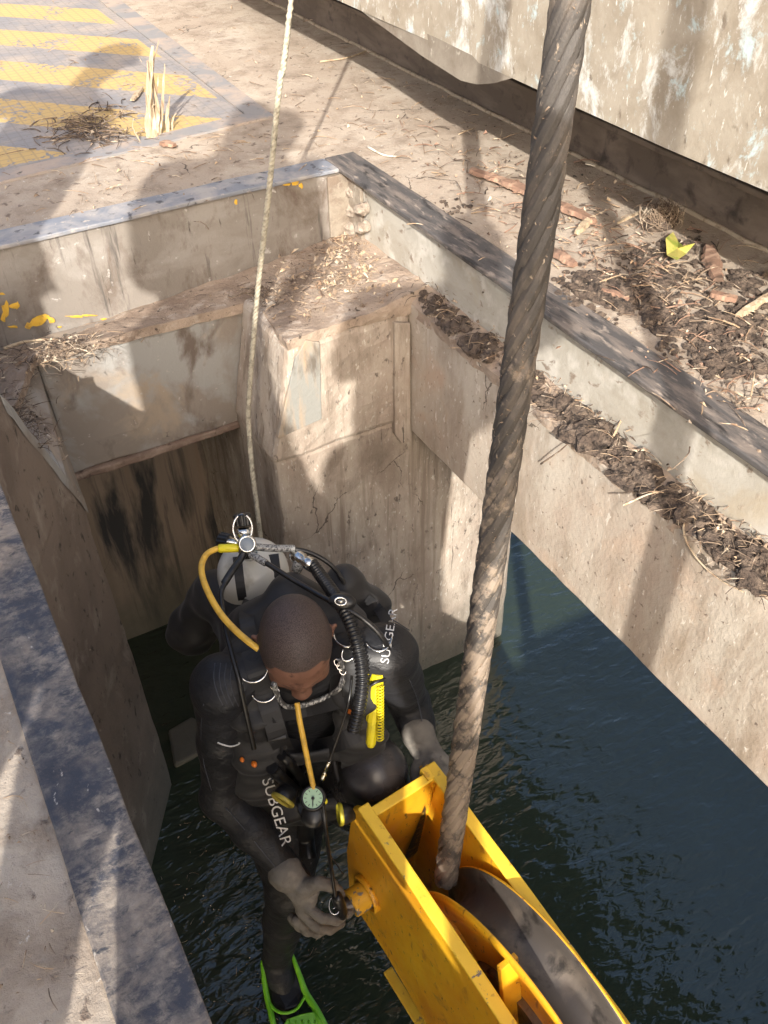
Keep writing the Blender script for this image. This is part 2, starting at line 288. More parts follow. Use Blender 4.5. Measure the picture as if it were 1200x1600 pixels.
# diver
M['suit'] = mat('neoprene_suit', (.014,.0145,.017), [((.022,.023,.028), 8, .5, .64, 6), ((.017,.0175,.02), (22,22,48), .42, .60, 4, 4.5)], .42, bump=.22, bscale=420, bdist=.0015, rough2=.62, sheen=.02, spec=.35)
M['suit_wet'] = mat('smooth_wet_neoprene', (.04,.038,.042), [((.06,.052,.05), 9, .5, .66, 6)], .24, bump=.10, bscale=60, bdist=.002, rough2=.36, spec=.4)
M['suit_grey'] = mat('grey_blue_panel', (.055,.06,.078), [((.035,.038,.048), 12, .5, .65)], .5, bump=.15, bscale=300, bdist=.001)
M['cordura'] = mat('vest_fabric', (.014,.0135,.0145), [((.026,.025,.025), 14, .5, .66, 6)], .6, bump=.3, bscale=600, bdist=.001, sheen=.1)
M['webbing'] = mat('black_webbing', (.02,.02,.022), [], .6, bump=.3, bscale=500, bdist=.001)
M['rubber'] = mat('black_rubber', (.012,.012,.013), [((.035,.035,.035), 60, .55, .7)], .33)
M['chrome'] = mat('chrome', (.72,.72,.70), [((.35,.34,.32), 50, .5, .66, 5)], .16, metal=1)
M['yhose'] = mat('yellow_hose', (.80,.49,.07), [((.60,.36,.06), 30, .5, .66)], .4)
M['yplast'] = mat('bright_yellow_plastic', (.80,.68,.02), [((.6,.5,.03), 30, .55, .7)], .35)
M['orange'] = mat('orange_plastic', (.78,.20,.02), [], .4)
M['print'] = mat('pale_print', (.62,.62,.62), [], .6)
M['glove'] = mat('grey_glove', (.165,.152,.135), [((.22,.20,.175), 30, .5, .64, 8), ((.13,.115,.10), 50, .56, .66, 8, .3)], .85, bump=.4, bscale=260, bdist=.002)
M['tank'] = mat('white_tank_paint', (.60,.60,.56), [((.40,.38,.33), 12, .55, .68, 7)], .32, coat=.3)
M['dial'] = mat('luminous_dial', (.42,.62,.42), [], .5)
M['clear'] = mat('grey_braided_sleeve', (.30,.30,.29), [((.1,.1,.1), (200,200,200), .5, .55, 2)], .25)
M['fin'] = mat('green_fin', (.20,.60,.02), [((.28,.70,.04), 14, .5, .66)], .35, coat=.2)
def skin_extra(nt, pos, cur): return cur
def head_extra(nt, pos, cur):
    N, L = nt.nodes, nt.links
    at_ = N.new('ShaderNodeAttribute'); at_.attribute_name = 'hair'
    nz = N.new('ShaderNodeTexNoise'); nz.inputs['Scale'].default_value = 620; nz.inputs['Detail'].default_value = 3; L.new(pos, nz.inputs['Vector'])
    n2 = N.new('ShaderNodeTexNoise'); n2.inputs['Scale'].default_value = 60; n2.inputs['Detail'].default_value = 6; L.new(pos, n2.inputs['Vector'])
    m0 = N.new('ShaderNodeMath'); m0.operation = 'MULTIPLY_ADD'; m0.inputs[1].default_value = .35; L.new(nz.outputs['Fac'], m0.inputs[0]); L.new(at_.outputs['Fac'], m0.inputs[2])
    m1 = N.new('ShaderNodeMath'); m1.operation = 'MULTIPLY_ADD'; m1.inputs[1].default_value = .35; L.new(n2.outputs['Fac'], m1.inputs[0]); L.new(m0.outputs[0], m1.inputs[2])
    mr = N.new('ShaderNodeMapRange'); mr.inputs['From Min'].default_value = .74; mr.inputs['From Max'].default_value = 1.0; mr.inputs['To Max'].default_value = .93; L.new(m1.outputs[0], mr.inputs['Value'])
    hc_ = N.new('ShaderNodeMixRGB'); hc_.inputs['Color1'].default_value = (.022,.017,.016,1); hc_.inputs['Color2'].default_value = (.085,.066,.061,1)
    r2 = N.new('ShaderNodeMapRange'); r2.inputs['From Min'].default_value = .4; r2.inputs['From Max'].default_value = .6; L.new(nz.outputs['Fac'], r2.inputs['Value']); L.new(r2.outputs[0], hc_.inputs['Fac'])
    mx = N.new('ShaderNodeMixRGB'); L.new(mr.outputs[0], mx.inputs['Fac']); L.new(cur, mx.inputs['Color1']); L.new(hc_.outputs[0], mx.inputs['Color2'])
    return mx.outputs[0]
M['skin'] = mat('dark_brown_skin', (.18,.090,.061), [((.24,.122,.084), 16, .45, .7, 5), ((.075,.036,.026), 45, .55, .7, 6)], .52, bump=.35, bscale=800, bdist=.0012, rough2=.68, extra=head_extra, spec=.35)
M['skin'].node_tree.nodes['Principled BSDF'].inputs['Subsurface Weight'].default_value = .06
M['skin'].node_tree.nodes['Principled BSDF'].inputs['Subsurface Radius'].default_value = (.01,.004,.002)
M['hair'] = mat('cropped_hair', (.042,.026,.021), [], .8)
M['lips'] = mat('lips', (.16,.055,.045), [], .4)
M['cloth_blue'] = mat('blue_overall', (.05,.08,.16), [((.03,.05,.1), 10, .5, .65)], .9, bump=.2, bscale=200)
M['cloth_grey'] = mat('grey_shirt', (.25,.24,.22), [((.18,.17,.16), 10, .5, .65)], .9, bump=.2, bscale=200)
M['vis'] = mat('orange_vest', (.75,.22,.03), [((.6,.17,.03), 10, .5, .65)], .8, bump=.2, bscale=200)
M['helmet'] = mat('white_helmet', (.75,.75,.72), [], .35)

# water: clear dark green, small wind ripples
def water_mat():
    m = bpy.data.materials.new('harbour_water'); m.use_nodes = True; nt = m.node_tree; N, L = nt.nodes, nt.links
    b = N['Principled BSDF']; b.inputs['Base Color'].default_value = (.030,.042,.027,1); b.inputs['Roughness'].default_value = .035
    b.inputs['IOR'].default_value = 1.7; b.inputs['Specular IOR Level'].default_value = .5
    g = N.new('ShaderNodeNewGeometry'); h = None
    for sc_, rot, amp, det in (((7, 15, 1), 38, .8, 1.5), ((20, 44, 1), 60, .34, 2), ((2.0, 2.8, 1), 20, 1.6, 1)):
        mp = N.new('ShaderNodeMapping'); mp.vector_type = 'POINT'; mp.inputs['Scale'].default_value = sc_; mp.inputs['Rotation'].default_value = (0, 0, math.radians(rot))
        L.new(g.outputs['Position'], mp.inputs[0])
        nz = N.new('ShaderNodeTexNoise'); nz.inputs['Scale'].default_value = 1; nz.inputs['Detail'].default_value = det; nz.inputs['Distortion'].default_value = .6
        L.new(mp.outputs[0], nz.inputs['Vector'])
        ma = N.new('ShaderNodeMath'); ma.operation = 'MULTIPLY_ADD'; ma.inputs[1].default_value = amp; L.new(nz.outputs['Fac'], ma.inputs[0])
        if h is not None: L.new(h, ma.inputs[2])
        else: ma.inputs[2].default_value = 0
        h = ma.outputs[0]
    bp = N.new('ShaderNodeBump'); bp.inputs['Strength'].default_value = 1; bp.inputs['Distance'].default_value = WAVE
    L.new(h, bp.inputs['Height']); L.new(bp.outputs[0], b.inputs['Normal'])
    return m
WAVE = .013
M['water'] = water_mat()
WZ = -2.86
# ------------------------------------------------------------------ setting
def sheet(name, x0, y0, x1, y1, z, m, **k):
    b = MB(); b.add([(x0,y0,z),(x1,y0,z),(x1,y1,z),(x0,y1,z)], [(0,1,2,3)]); return b.build(name, m, **k)
sheet('water', -150, -150, 150, 150, WZ, M['water'], kind='structure')
b = MB()
X = [-7, -.31, -.08, 1.235, 2.08]; Y = [-6, -1.05, -.80, -.11, 2.40, 30]; T, Bz = -1.008, -1.06
for i in range(4):
    for j in range(5):
        if (i == 2 and 0 < j < 4) or (i == 1 and j == 2): continue  # skips the pit and an unseen side notch added to let sun reach the block
        b.box(X[i], Y[j], Bz, X[i+1], Y[j+1], T)
# keep only outer skin: coplanar inner faces vanish by merging
me_v, me_f = b.v, b.f
b2 = MB(); seen = {}
for f in me_f:
    key = tuple(sorted(tuple(round(c, 5) for c in me_v[i]) for i in f)); seen[key] = seen.get(key, 0) + 1
for f in me_f:
    key = tuple(sorted(tuple(round(c, 5) for c in me_v[i]) for i in f))
    if seen[key] == 1: b2.add([me_v[i] for i in f], [(0,1,2,3)])
b2.build('deck', M['deck'], kind='structure')

# steel coaming round the pit: one beam per side, flange + web
def coaming(name, label, fl, wb_, mf, mw, r=.006):
    e = empty(name, ((fl[0]+fl[3])/2, (fl[1]+fl[4])/2, -1.2), label, 'coaming')
    a = MB(); a.box(*fl); o = a.build('flange', mf, e, bevel=.003); roughen(o, .12, r*.5, 9, 3)
    a = MB(); a.box(*wb_); o = a.build('web', mw, e); roughen(o, .12, r*.6, 5, 5)
    return e
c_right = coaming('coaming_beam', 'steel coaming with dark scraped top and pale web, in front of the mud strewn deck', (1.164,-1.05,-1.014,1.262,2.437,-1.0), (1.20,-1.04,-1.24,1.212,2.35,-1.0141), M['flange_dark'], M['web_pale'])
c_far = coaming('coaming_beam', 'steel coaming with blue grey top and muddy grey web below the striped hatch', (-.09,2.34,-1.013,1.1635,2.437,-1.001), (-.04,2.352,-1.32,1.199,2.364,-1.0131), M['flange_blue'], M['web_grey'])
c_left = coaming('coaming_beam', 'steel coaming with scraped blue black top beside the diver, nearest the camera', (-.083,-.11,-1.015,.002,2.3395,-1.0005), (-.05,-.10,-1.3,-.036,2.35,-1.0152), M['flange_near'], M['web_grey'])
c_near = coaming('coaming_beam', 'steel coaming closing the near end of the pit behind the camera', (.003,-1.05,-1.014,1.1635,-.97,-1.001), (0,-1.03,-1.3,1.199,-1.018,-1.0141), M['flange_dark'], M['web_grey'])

# flakes of yellow paint on the far web
a = MB()
def flake(cx, cy, w, h, n=9, y=2.3505, rot=0):
    p0 = hy(cx, cy, y); pts = []
    for k in range(n):
        an = 2*math.pi*k/n; rr = rng.uniform(.45, 1.0); u, v = math.cos(an)*w*rr, math.sin(an)*h*rr
        q = hy(cx + u*math.cos(rot) - v*math.sin(rot), cy + u*math.sin(rot) + v*math.cos(rot), y); q[1] -= .003; pts.append(q)
    a.add([p0 - np.array([0,.004,0])] + pts, [(0, 1+k, 1+(k+1) % n) for k in range(n)])
for args in [(8,482,7,16),(22,478,12,6),(4,495,5,12),(55,502,16,10),(68,496,14,7),(45,508,8,8),(80,500,8,6,9,2.3505,.8),(118,494,20,3),(140,492,14,2.4),(27,476,3,9),(2,458,9,3),(162,498,7,2.5),(460,285,9,5),(470,290,5,6),(448,288,8,3),(368,315,3,6),(20,510,10,3),(92,510,5,2)]:
    flake(*args)
a.build('paint_flakes', mat('old_yellow_paint', (.70,.43,.05), [((.45,.27,.06), 50, .5, .64)], .7), c_far)
# corner angle with bolts
a = MB()
P_ = lambda x, z: (x, 2.3515, z)
a.box(1.125, 2.3395, -1.205, 1.199, 2.3515, -1.02); a.box(1.188, 2.262, -1.20, 1.1995, 2.3395, -1.03)
ang = empty('corner_bracket', (1.17, 2.34, -1.2), 'pale riveted corner bracket joining the two coaming webs', 'bracket')
o = a.build('angle_plate', mat('angle_tan', (.30,.26,.21), [((.20,.155,.12), 14, .46, .64, 10, .3, .7), ((.42,.38,.32), 22, .58, .7, 9)], .85, bump=.4), ang, bevel=.003)
def bolt(c, axis, r):
    a = MB(); c = np.array(c); ax = nrm(axis)
    a.lathe(c, ax, [(0,-.004),(r*1.05,-.004),(r*1.05,.006),(r,.008),(r*.92,.024),(r*.6,.032),(0,.034)], n=7, smooth=False)
    o = a.build('bolt', M['bolt'], ang); roughen(o, .012, .005, 60, c[2]*10); return o
for px, py in ((549,298),(549,328),(548,356)): bolt(hy(px, py, 2.338), (.1,-1,.1), .0215)
for px, py in ((571,325),(572,355)): bolt(hx(px, py, 1.187), (-1,-.1,.1), .0175)

# ledge inside the coaming
lv = [(-.05,2.352,-1.30),(.10,2.352,-1.29),(.43,2.352,-1.275),(.80,2.352,-1.245),(1.03,2.352,-1.225),(1.2,2.352,-1.195),
      (1.2,1.9,-1.183),(1.2,1.0,-1.183),(1.2,-1.02,-1.183),
      (1.135,-1.02,-1.215),(1.135,1.0,-1.215),(1.135,1.885,-1.215),(.98,1.885,-1.205),(.762,1.885,-1.215),(.792,2.175,-1.245),(.45,2.175,-1.235),(.19,2.175,-1.225),(.1,2.0,-1.24),(-.05,1.9,-1.25)]
a = MB(); a.add(lv, [(0,1,16,17,18),(1,2,15,16),(2,3,14,15),(3,4,12,13,14),(4,5,6,12),(12,6,11),(6,7,10,11),(7,8,9,10)])
sk = [9,10,11,12,13,14,15,16,17,18]
lo = [(lv[i][0], lv[i][1], lv[i][2]-.028) for i in sk]
a.add([lv[i] for i in sk] + lo, [(i, i+1, len(sk)+i+1, len(sk)+i) for i in range(len(sk)-1)])
a.add(lo + [(p[0]+(.06 if k < 3 else 0), p[1]+(.06 if k >= 2 else 0), p[2]) for k, p in enumerate(lo)], [(i, i+1, len(sk)+i+1, len(sk)+i) for i in range(len(sk)-1)])
o = a.build('concrete_ledge', M['ledge'], label='muddy ledge running round the inside of the pit under the coaming', cat='ledge'); roughen(o, .025, .005, 22, 2)

def slab(name, box, m, label, cat, bevel=.006, amp=.004, cut=.15):
    a = MB(); a.box(*box); o = a.build(name, m, label=label, cat=cat, bevel=bevel)
    if amp: roughen(o, cut, amp, 6, box[0])
    return o
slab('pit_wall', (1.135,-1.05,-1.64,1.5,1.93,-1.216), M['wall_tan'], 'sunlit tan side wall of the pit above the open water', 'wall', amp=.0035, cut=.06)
slab('pit_wall', (.003,-1.6,-3.3,1.5,-1.06,-1.05), M['wall_tan'], 'wall closing the near end of the pit behind the camera', 'wall')
a = MB(); a.prism([(.19,2.187,-1.268),(.788,2.187,-1.268),(.741,2.187,-1.632),(.19,2.187,-1.632)], (0,.15,0)); o = a.build('far_beam', M['beam'], label='grey brown stained beam across the far end of the pit', cat='beam', bevel=.008); roughen(o, .1, .007, 7, 2)
slab('stained_panel', (-.3,2.65,-3.4,.74,2.72,-1.3), M['panel'], 'recessed rusty panel with black streaks under the far beam', 'panel')
a = MB(); a.box(.175,2.176,-1.656,.735,2.24,-1.6325); o = a.build('rusty_lip', M['rust'], label='narrow rusty lip along the foot of the far beam', cat='trim', bevel=.006); roughen(o, .05, .005, 16)
# column
col_e = empty('pit_column', (1.1,1.95,-3.4), 'broad silt streaked column rising from the water behind the diver', 'column')
a = MB(); a.box(.70,1.90,-3.4,1.59,2.66,-1.6); o = a.build('shaft', M['column'], col_e, bevel=.014); roughen(o, .06, .008, 7, 1)
a = MB(); a.prism([(.765,1.888,-1.235),(1.134,1.888,-1.235),(1.134,1.888,-1.5995),(.692,1.888,-1.5995)], (0,.298,0)); o = a.build('head_block', M['column'], col_e, bevel=.026); roughen(o, .04, .007, 10, 2)
def on_y(pts, y, depth, name, m, parent, **k):
    P = [hy(px, py, y) for px, py in pts]; a = MB(); a.prism(P, (0, depth, 0)); return a.build(name, m, parent, bevel=.002, **k)
on_y([(434,686),(503,655),(500,535),(478,532),(462,560)], 1.878, .015, 'patch_plate', mat('grey_patch', (.27,.27,.25), [((.40,.30,.21), (16,16,3), .48, .60, 9), ((.14,.12,.10), (20,20,5), .55, .68)], .75, bump=.3), col_e)
on_y([(617,505),(618,680),(628,693),(642,690),(641,505)], 1.876, .02, 'pad', M['column'], col_e)
# left wall, running diagonally into the corner
def on_diag(px, py):
    r = ray(px, py); t = (.175 - 1.92*.624)/(r[0] - .624*r[1]); return r*t
top0, top1 = on_diag(-60, 560), on_diag(132, 785)
lw = [top0, top1, np.array([top1[0], top1[1], -3.3]), np.array([-.3, 1.92 + (-.3-.175)/.624, -3.3])]
lw[0] = np.array([-.3, 1.92 + (-.3-.175)/.624, -1.15])
top0 = on_diag(0, 615)
lw = [np.array([-.3, 1.92 + (-.3-.175)/.624, top0[2]-.02]), top0, top1, np.array([top1[0], top1[1], -3.3]), np.array([-.3, 1.92 + (-.3-.175)/.624, -3.3])]
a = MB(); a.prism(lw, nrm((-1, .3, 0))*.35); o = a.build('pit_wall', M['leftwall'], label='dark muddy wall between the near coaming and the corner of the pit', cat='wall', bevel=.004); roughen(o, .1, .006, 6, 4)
a = MB(); q = [top0 + (0,0,.002), top1 + (0.004,0,.01), np.array([.19,2.186,-1.64]), np.array([.19,2.186,-1.25]), np.array([-.1,2.1,-1.25])]
a.add(q + [p - np.array([0,0,.05]) for p in q], [(0,1,2,3,4),(0,5,6,1),(1,6,7,2)]); o = a.build('sloping_cap', M['beam'], label='sloping cap over the dark left wall in the corner of the pit', cat='cap'); roughen(o, .06, .004, 8, 4)
q = [hz(262,1140,WZ+.02), hz(300,1118,WZ+.02), hz(345,1150,WZ+.02), hz(300,1182,WZ+.02), hz(272,1196,WZ+.02)]
a = MB(); a.prism([p - np.array([0,0,.3]) for p in q], (0,0,.3)); a.build('footing', M['leftwall'], label='low flat footing just above the water behind the diver', cat='footing', bevel=.01)

# bulwark behind the deck strip
bw = empty('bulwark', (1.43, 1.5, -1), 'tall scuffed tan and pale blue bulwark plate above the deck', 'bulwark')
a = MB(); a.box(1.43,-2.5,-.69,1.446,7,.35); o = a.build('side_plate', M['hull'], bw); roughen(o, .3, .006, 2)
a = MB(); P = [hx(px, py, 1.431) for px, py in ((480,-30),(560,14),(660,88),(720,126),(745,132),(772,130),(800,122),(803,118),(600,20),(480,-40))]
a.prism(P, (.012,0,0)); a.build('hanging_tab', mat('grey_tab', (.25,.22,.18), [((.16,.13,.10), 7, .44, .66, 10, .2, .7), ((.40,.37,.32), 30, .58, .68, 8)], .8, bump=.2), bw)
a = MB(); a.box(1.81,-2.5,-1.05,1.93,7,-.40); o = a.build('foot_beam', M['recess'], bw, bevel=.004); roughen(o, .25, .006, 4)
a = MB(); a.box(1.725,-2.5,-.855,1.809,7,-.84); o = a.build('shelf_angle', M['recess'], bw, bevel=.003); roughen(o, .15, .004, 6)
a = MB(); a.box(1.4465,-2.5,-.47,1.93,7,-.455); a.build('top_strip', M['recess'], bw)
a = MB(); a.tube([(1.806 + rng.normal(0,.003), y, -1.003) for y in np.arange(-1, 6, .06)], .007, n=5); a.build('weld_bead', mat('pale_weld', (.40,.33,.25), [((.2,.15,.1), 40, .5, .66)], .85), bw)

# striped hatch plate
hp = empty('hatch_cover', (.3, 3.6, -1.0), 'steel deck hatch with diagonal yellow and grey stripes', 'hatch')
a = MB()
def fy(x): return 2.763 + (x-.295)*.102
a.prism([(-3, fy(-3)+.075, -1.02), (1.113, fy(1.17)+.075, -1.02), (1.20, 7, -1.02), (-3, 7, -1.02)], (0,0,.0165)); a.build('hatch_plate', M['hatch'], hp)
a = MB(); a.prism([(-3, fy(-3), -1.02), (1.19, fy(1.19), -1.02), (1.113, fy(1.17)+.070, -1.02), (-3, fy(-3)+.070, -1.02)], (0,0,.0185))
a.prism([(1.1905, fy(1.19), -1.02), (1.30, 7, -1.02), (1.207, 7, -1.02), (1.1175, fy(1.17)+.0705, -1.02)], (0,0,.018)); a.build('frame', M['border'], hp)

# ------------------------------------------------------------------ hoist rope
def wire_rope(name, p0, p1, rad, strands, pitch, m, label, cat, fuzz=0, n=None):
    p0, p1 = np.array(p0), np.array(p1); L_ = np.linalg.norm(p1-p0); t = (p1-p0)/L_
    u = nrm(np.cross(t, [0,1,.2])); w = np.cross(t, u); e = empty(name, p0 + (p1-p0)*0.0, label, cat)
    n = int(L_/pitch*26)
    for s in range(strands):
        a = MB(); pts = []
        for i in range(n+1):
            h = L_*i/n; an = 2*math.pi*(h/pitch + s/strands)
            pts.append(p0 + t*h + (u*math.cos(an)+w*math.sin(an))*rad*.55)
        # each strand: bundle look by fluted section
        nseg = 27; vs = []; uu = u
        for i in range(n+1):
            tt = nrm(pts[min(i+1,n)]-pts[max(i-1,0)]); uu = nrm(uu - tt*(uu@tt)); ww = np.cross(tt, uu)
            for k in range(nseg):
                an = 2*math.pi*k/nseg; rr = rad*.52*(1+.085*math.cos(9*(an - i*.115))) * (1+rng.normal(0,.012))
                vs.append(pts[i] + (uu*math.cos(an)+ww*math.sin(an))*rr)
        a.add(vs, [(i*nseg+k, i*nseg+(k+1)%nseg, (i+1)*nseg+(k+1)%nseg, (i+1)*nseg+k) for i in range(n) for k in range(nseg)], True)
        a.build('strand', m, e, merge=False)
    if fuzz:
        a = MB()
        for i in range(fuzz):
            h = rng.uniform(0, L_); an = rng.uniform(0, 2*math.pi); d = u*math.cos(an)+w*math.sin(an); c = np.cross(t, d)
            p = p0 + t*h + d*rad*rng.uniform(.9,1.0); q = p + (t*rng.uniform(-1,1)+c*rng.uniform(-.8,.8))*rng.uniform(.003,.013) + d*rng.uniform(0,.004)
            mid = (p+q)/2 + d*.002; wd = nrm(np.cross(q-p, d))*rng.uniform(.0005,.0016)
            a.add([p-wd, p+wd, mid+wd, mid-wd, q], [(0,1,2,3),(3,2,4)])
        a.build('mud_fibres', M['twig'], e)
    return e
BS = .93   # block scale: everything of the block is on the same rays
O_ = np.array([.585,1.022,-1.937])*BS; A_ = nrm(np.array([.081,-.986,-.148])); B_ = np.array([.996,.08,0]); B_ = nrm(B_ - A_*(A_@B_)); U_ = np.cross(A_, B_)
def blk(a_, d, l): return O_ + A_*a_*BS - U_*d*BS + B_*l*BS
rope_bot = blk(.205,.16,.015); 
rt = ray(893,-10); 
rope_top = rt*1.37
dirr = nrm(rope_top-rope_bot)
wire_rope('hoist_rope', rope_bot, rope_bot + dirr*3.4, .0250, 6, .30, M['wire'], 'thick muddy steel wire rope hanging down into the yellow block', 'wire rope', fuzz=1100)
wire_rope('hoist_rope', (.625,.0,-1.75), (.64,-.03,1.6), .0250, 6, .30, M['wire'], 'second fall of the steel wire rope, on the near side of the yellow block', 'wire rope')
# thin rope over the beam corner
corner = np.array([.712,2.165,-1.61])*1.0
tp = at(455,-2,2.28); cr = at(388,636,2.56)
pts = [tp + (tp-cr)*1.3, tp, at(437,130,2.28), at(420,300,2.34), at(404,440,2.42), at(395,540,2.48), cr, at(389,672,2.58), at(394,735,2.60), at(401,790,2.63), at(408,850,2.68), at(412,905,2.74)]
e = empty('thin_rope', pts[-1], 'thin pale rope hanging past the blue grey coaming to the rusty panel', 'rope')
P = smooth_path(pts, 40); L0 = 0; a = MB(); n = len(P)
for s in range(3):
    q = []; h = 0; u0 = np.array([1,0,0.])
    for i in range(n):
        t = nrm(P[min(i+1,n-1)]-P[max(i-1,0)]); h += np.linalg.norm(P[i]-P[i-1]) if i else 0
        u = nrm(u0 - t*(u0@t)); w = np.cross(t, u); an = 2*math.pi*(h/.036 + s/3); q.append(P[i] + (u*math.cos(an)+w*math.sin(an))*.0030)
    a = MB(); a.tube(q, .0048, n=6); a.build('strand', M['twine'], e)

# ------------------------------------------------------------------ yellow sheave block
yb = empty('sheave_block', blk(.6,.8,0), 'yellow steel hook block with its big rope sheave, held by the diver', 'hook block')
def cheek(l0, l1, name, label=None):
    """side plate with rolled top edge"""
    prof = [(0,0),(-.03,.05),(-.036,.34),(.0,.61),(.19,.60),(.9,.72),(1.5,.72),(1.5,0)]
    a = MB(); a.prism([blk(x, d, l0) for x, d in prof], B_*(l1-l0)*BS); o = a.build(name, M['yellow'], yb, bevel=.004); return o
cheek(-.108,-.09,'side_plate'); cheek(.09,.108,'side_plate')
def bar(name, l0, l1, a0, a1, d0, d1, m, parent=yb, bevel=.003, amp=.0015):
    c = blk((a0+a1)/2, (d0+d1)/2, (l0+l1)/2); a = MB(); a.obox(c, A_, B_, U_, ((a1-a0)/2*BS, abs(l1-l0)/2*BS, (d1-d0)/2*BS)); o = a.build(name, m, parent, bevel=bevel)
    if amp: roughen(o, .08, amp, 20, l0)
    return o
bar('edge_strip', -.113,-.082,-.004,1.5,-.008,.0, M['yellow_edge']); bar('edge_strip', .082,.113,-.004,1.5,-.008,.0, M['yellow_edge'])
bar('edge_strip', .068,.0895,-.004,.03,-.010,.03, M['yellow_edge'])
bar('end_plate', -.0895,.0895,.012,.032,.003,.6, M['yellow'])
bar('end_plate_edge', -.0895,.0895,.009,.035,-.004,.0028, M['yellow_edge'])
bar('bottom_strip', -.118,-.09,.2,1.5,.70,.715, M['yellow_edge'])
# sheave
sc_c = (.575,.285); SR = .392; sl0, sl1 = -.042, .072; lm = (sl0+sl1)/2; hw = (sl1-sl0)/2
sh_e = yb
a = MB(); cc = blk(sc_c[0], sc_c[1], 0)
prof = [(SR-.20, sl0+.03),(SR-.10, sl0+.022),(SR-.05, sl0+.006),(SR-.012, sl0-.004),(SR, sl0-.001),(SR+.001, sl0+.005)]
prof2 = [(SR-.004, sl0+.007)]
for k in range(13):
    an = math.pi*k/12; prof2.append((SR-.012-.052*math.sin(an)**.8, lm - (hw-.010)*math.cos(an)))
prof2.append((SR-.004, sl1-.007))
prof3 = [(SR+.001, sl1-.005),(SR, sl1+.001),(SR-.012, sl1+.004),(SR-.05, sl1-.006),(SR-.10, sl1-.022),(SR-.20, sl1-.03)]
a.lathe(cc, B_, [(r*BS, h*BS) for r, h in prof], n=96, mi=0); a.lathe(cc, B_, [(r*BS, h*BS) for r, h in [prof[-1]] + prof2 + [prof3[0]]], n=96, mi=1)
a.lathe(cc, B_, [(r*BS, h*BS) for r, h in prof3], n=96, mi=0)
a.build('sheave', [M['yellow'], M['groove']], yb)
a = MB(); a.lathe(cc, B_, [(.0,-.03*BS),((SR-.19)*BS,-.03*BS),((SR-.19)*BS,.055*BS),(0,.055*BS)], n=64, smooth=False); a.build('sheave_web', M['steel'], yb)
a = MB()
a.lathe(cc, B_, [(.03,-.085*BS),(.075,-.085*BS),(.08,-.07*BS),(.08,.085*BS),(.03,.085*BS)], n=36, smooth=False); a.build('hub', M['steel'], yb)
for k in range(7):
    an = 2*math.pi*(k/7+.02); d = A_*math.cos(an) + U_*math.sin(an); c2 = np.cross(B_, d)
    a = MB(); a.obox(cc + d*(SR*.58*BS) - B_*.036, d, c2, B_, (SR*.33*BS, .007, .022)); a.build('rib', M['yellow'], yb, bevel=.002)
# pin on the outer face of the left plate
pc = blk(.076,.375,-.108)
a = MB(); a.lathe(pc, -B_, [(0,-.004),(.050,-.004),(.050,.010),(.046,.013),(.043,.013),(.043,.009),(.038,.009)], n=36); a.build('boss_ring', M['yellow'], yb)
a = MB(); a.lathe(pc, -B_, [(0,.0),(.034,.0),(.034,.050),(.031,.053),(0,.053)], n=32, smooth=False); a.build('pin', M['pin'], yb)
a = MB(); a.lathe(pc - B_*.053, -B_, [(0,0),(.022,0),(.022,.018),(.019,.020),(0,.020)], n=20, smooth=False); a.build('shackle_end', M['steel'], yb)

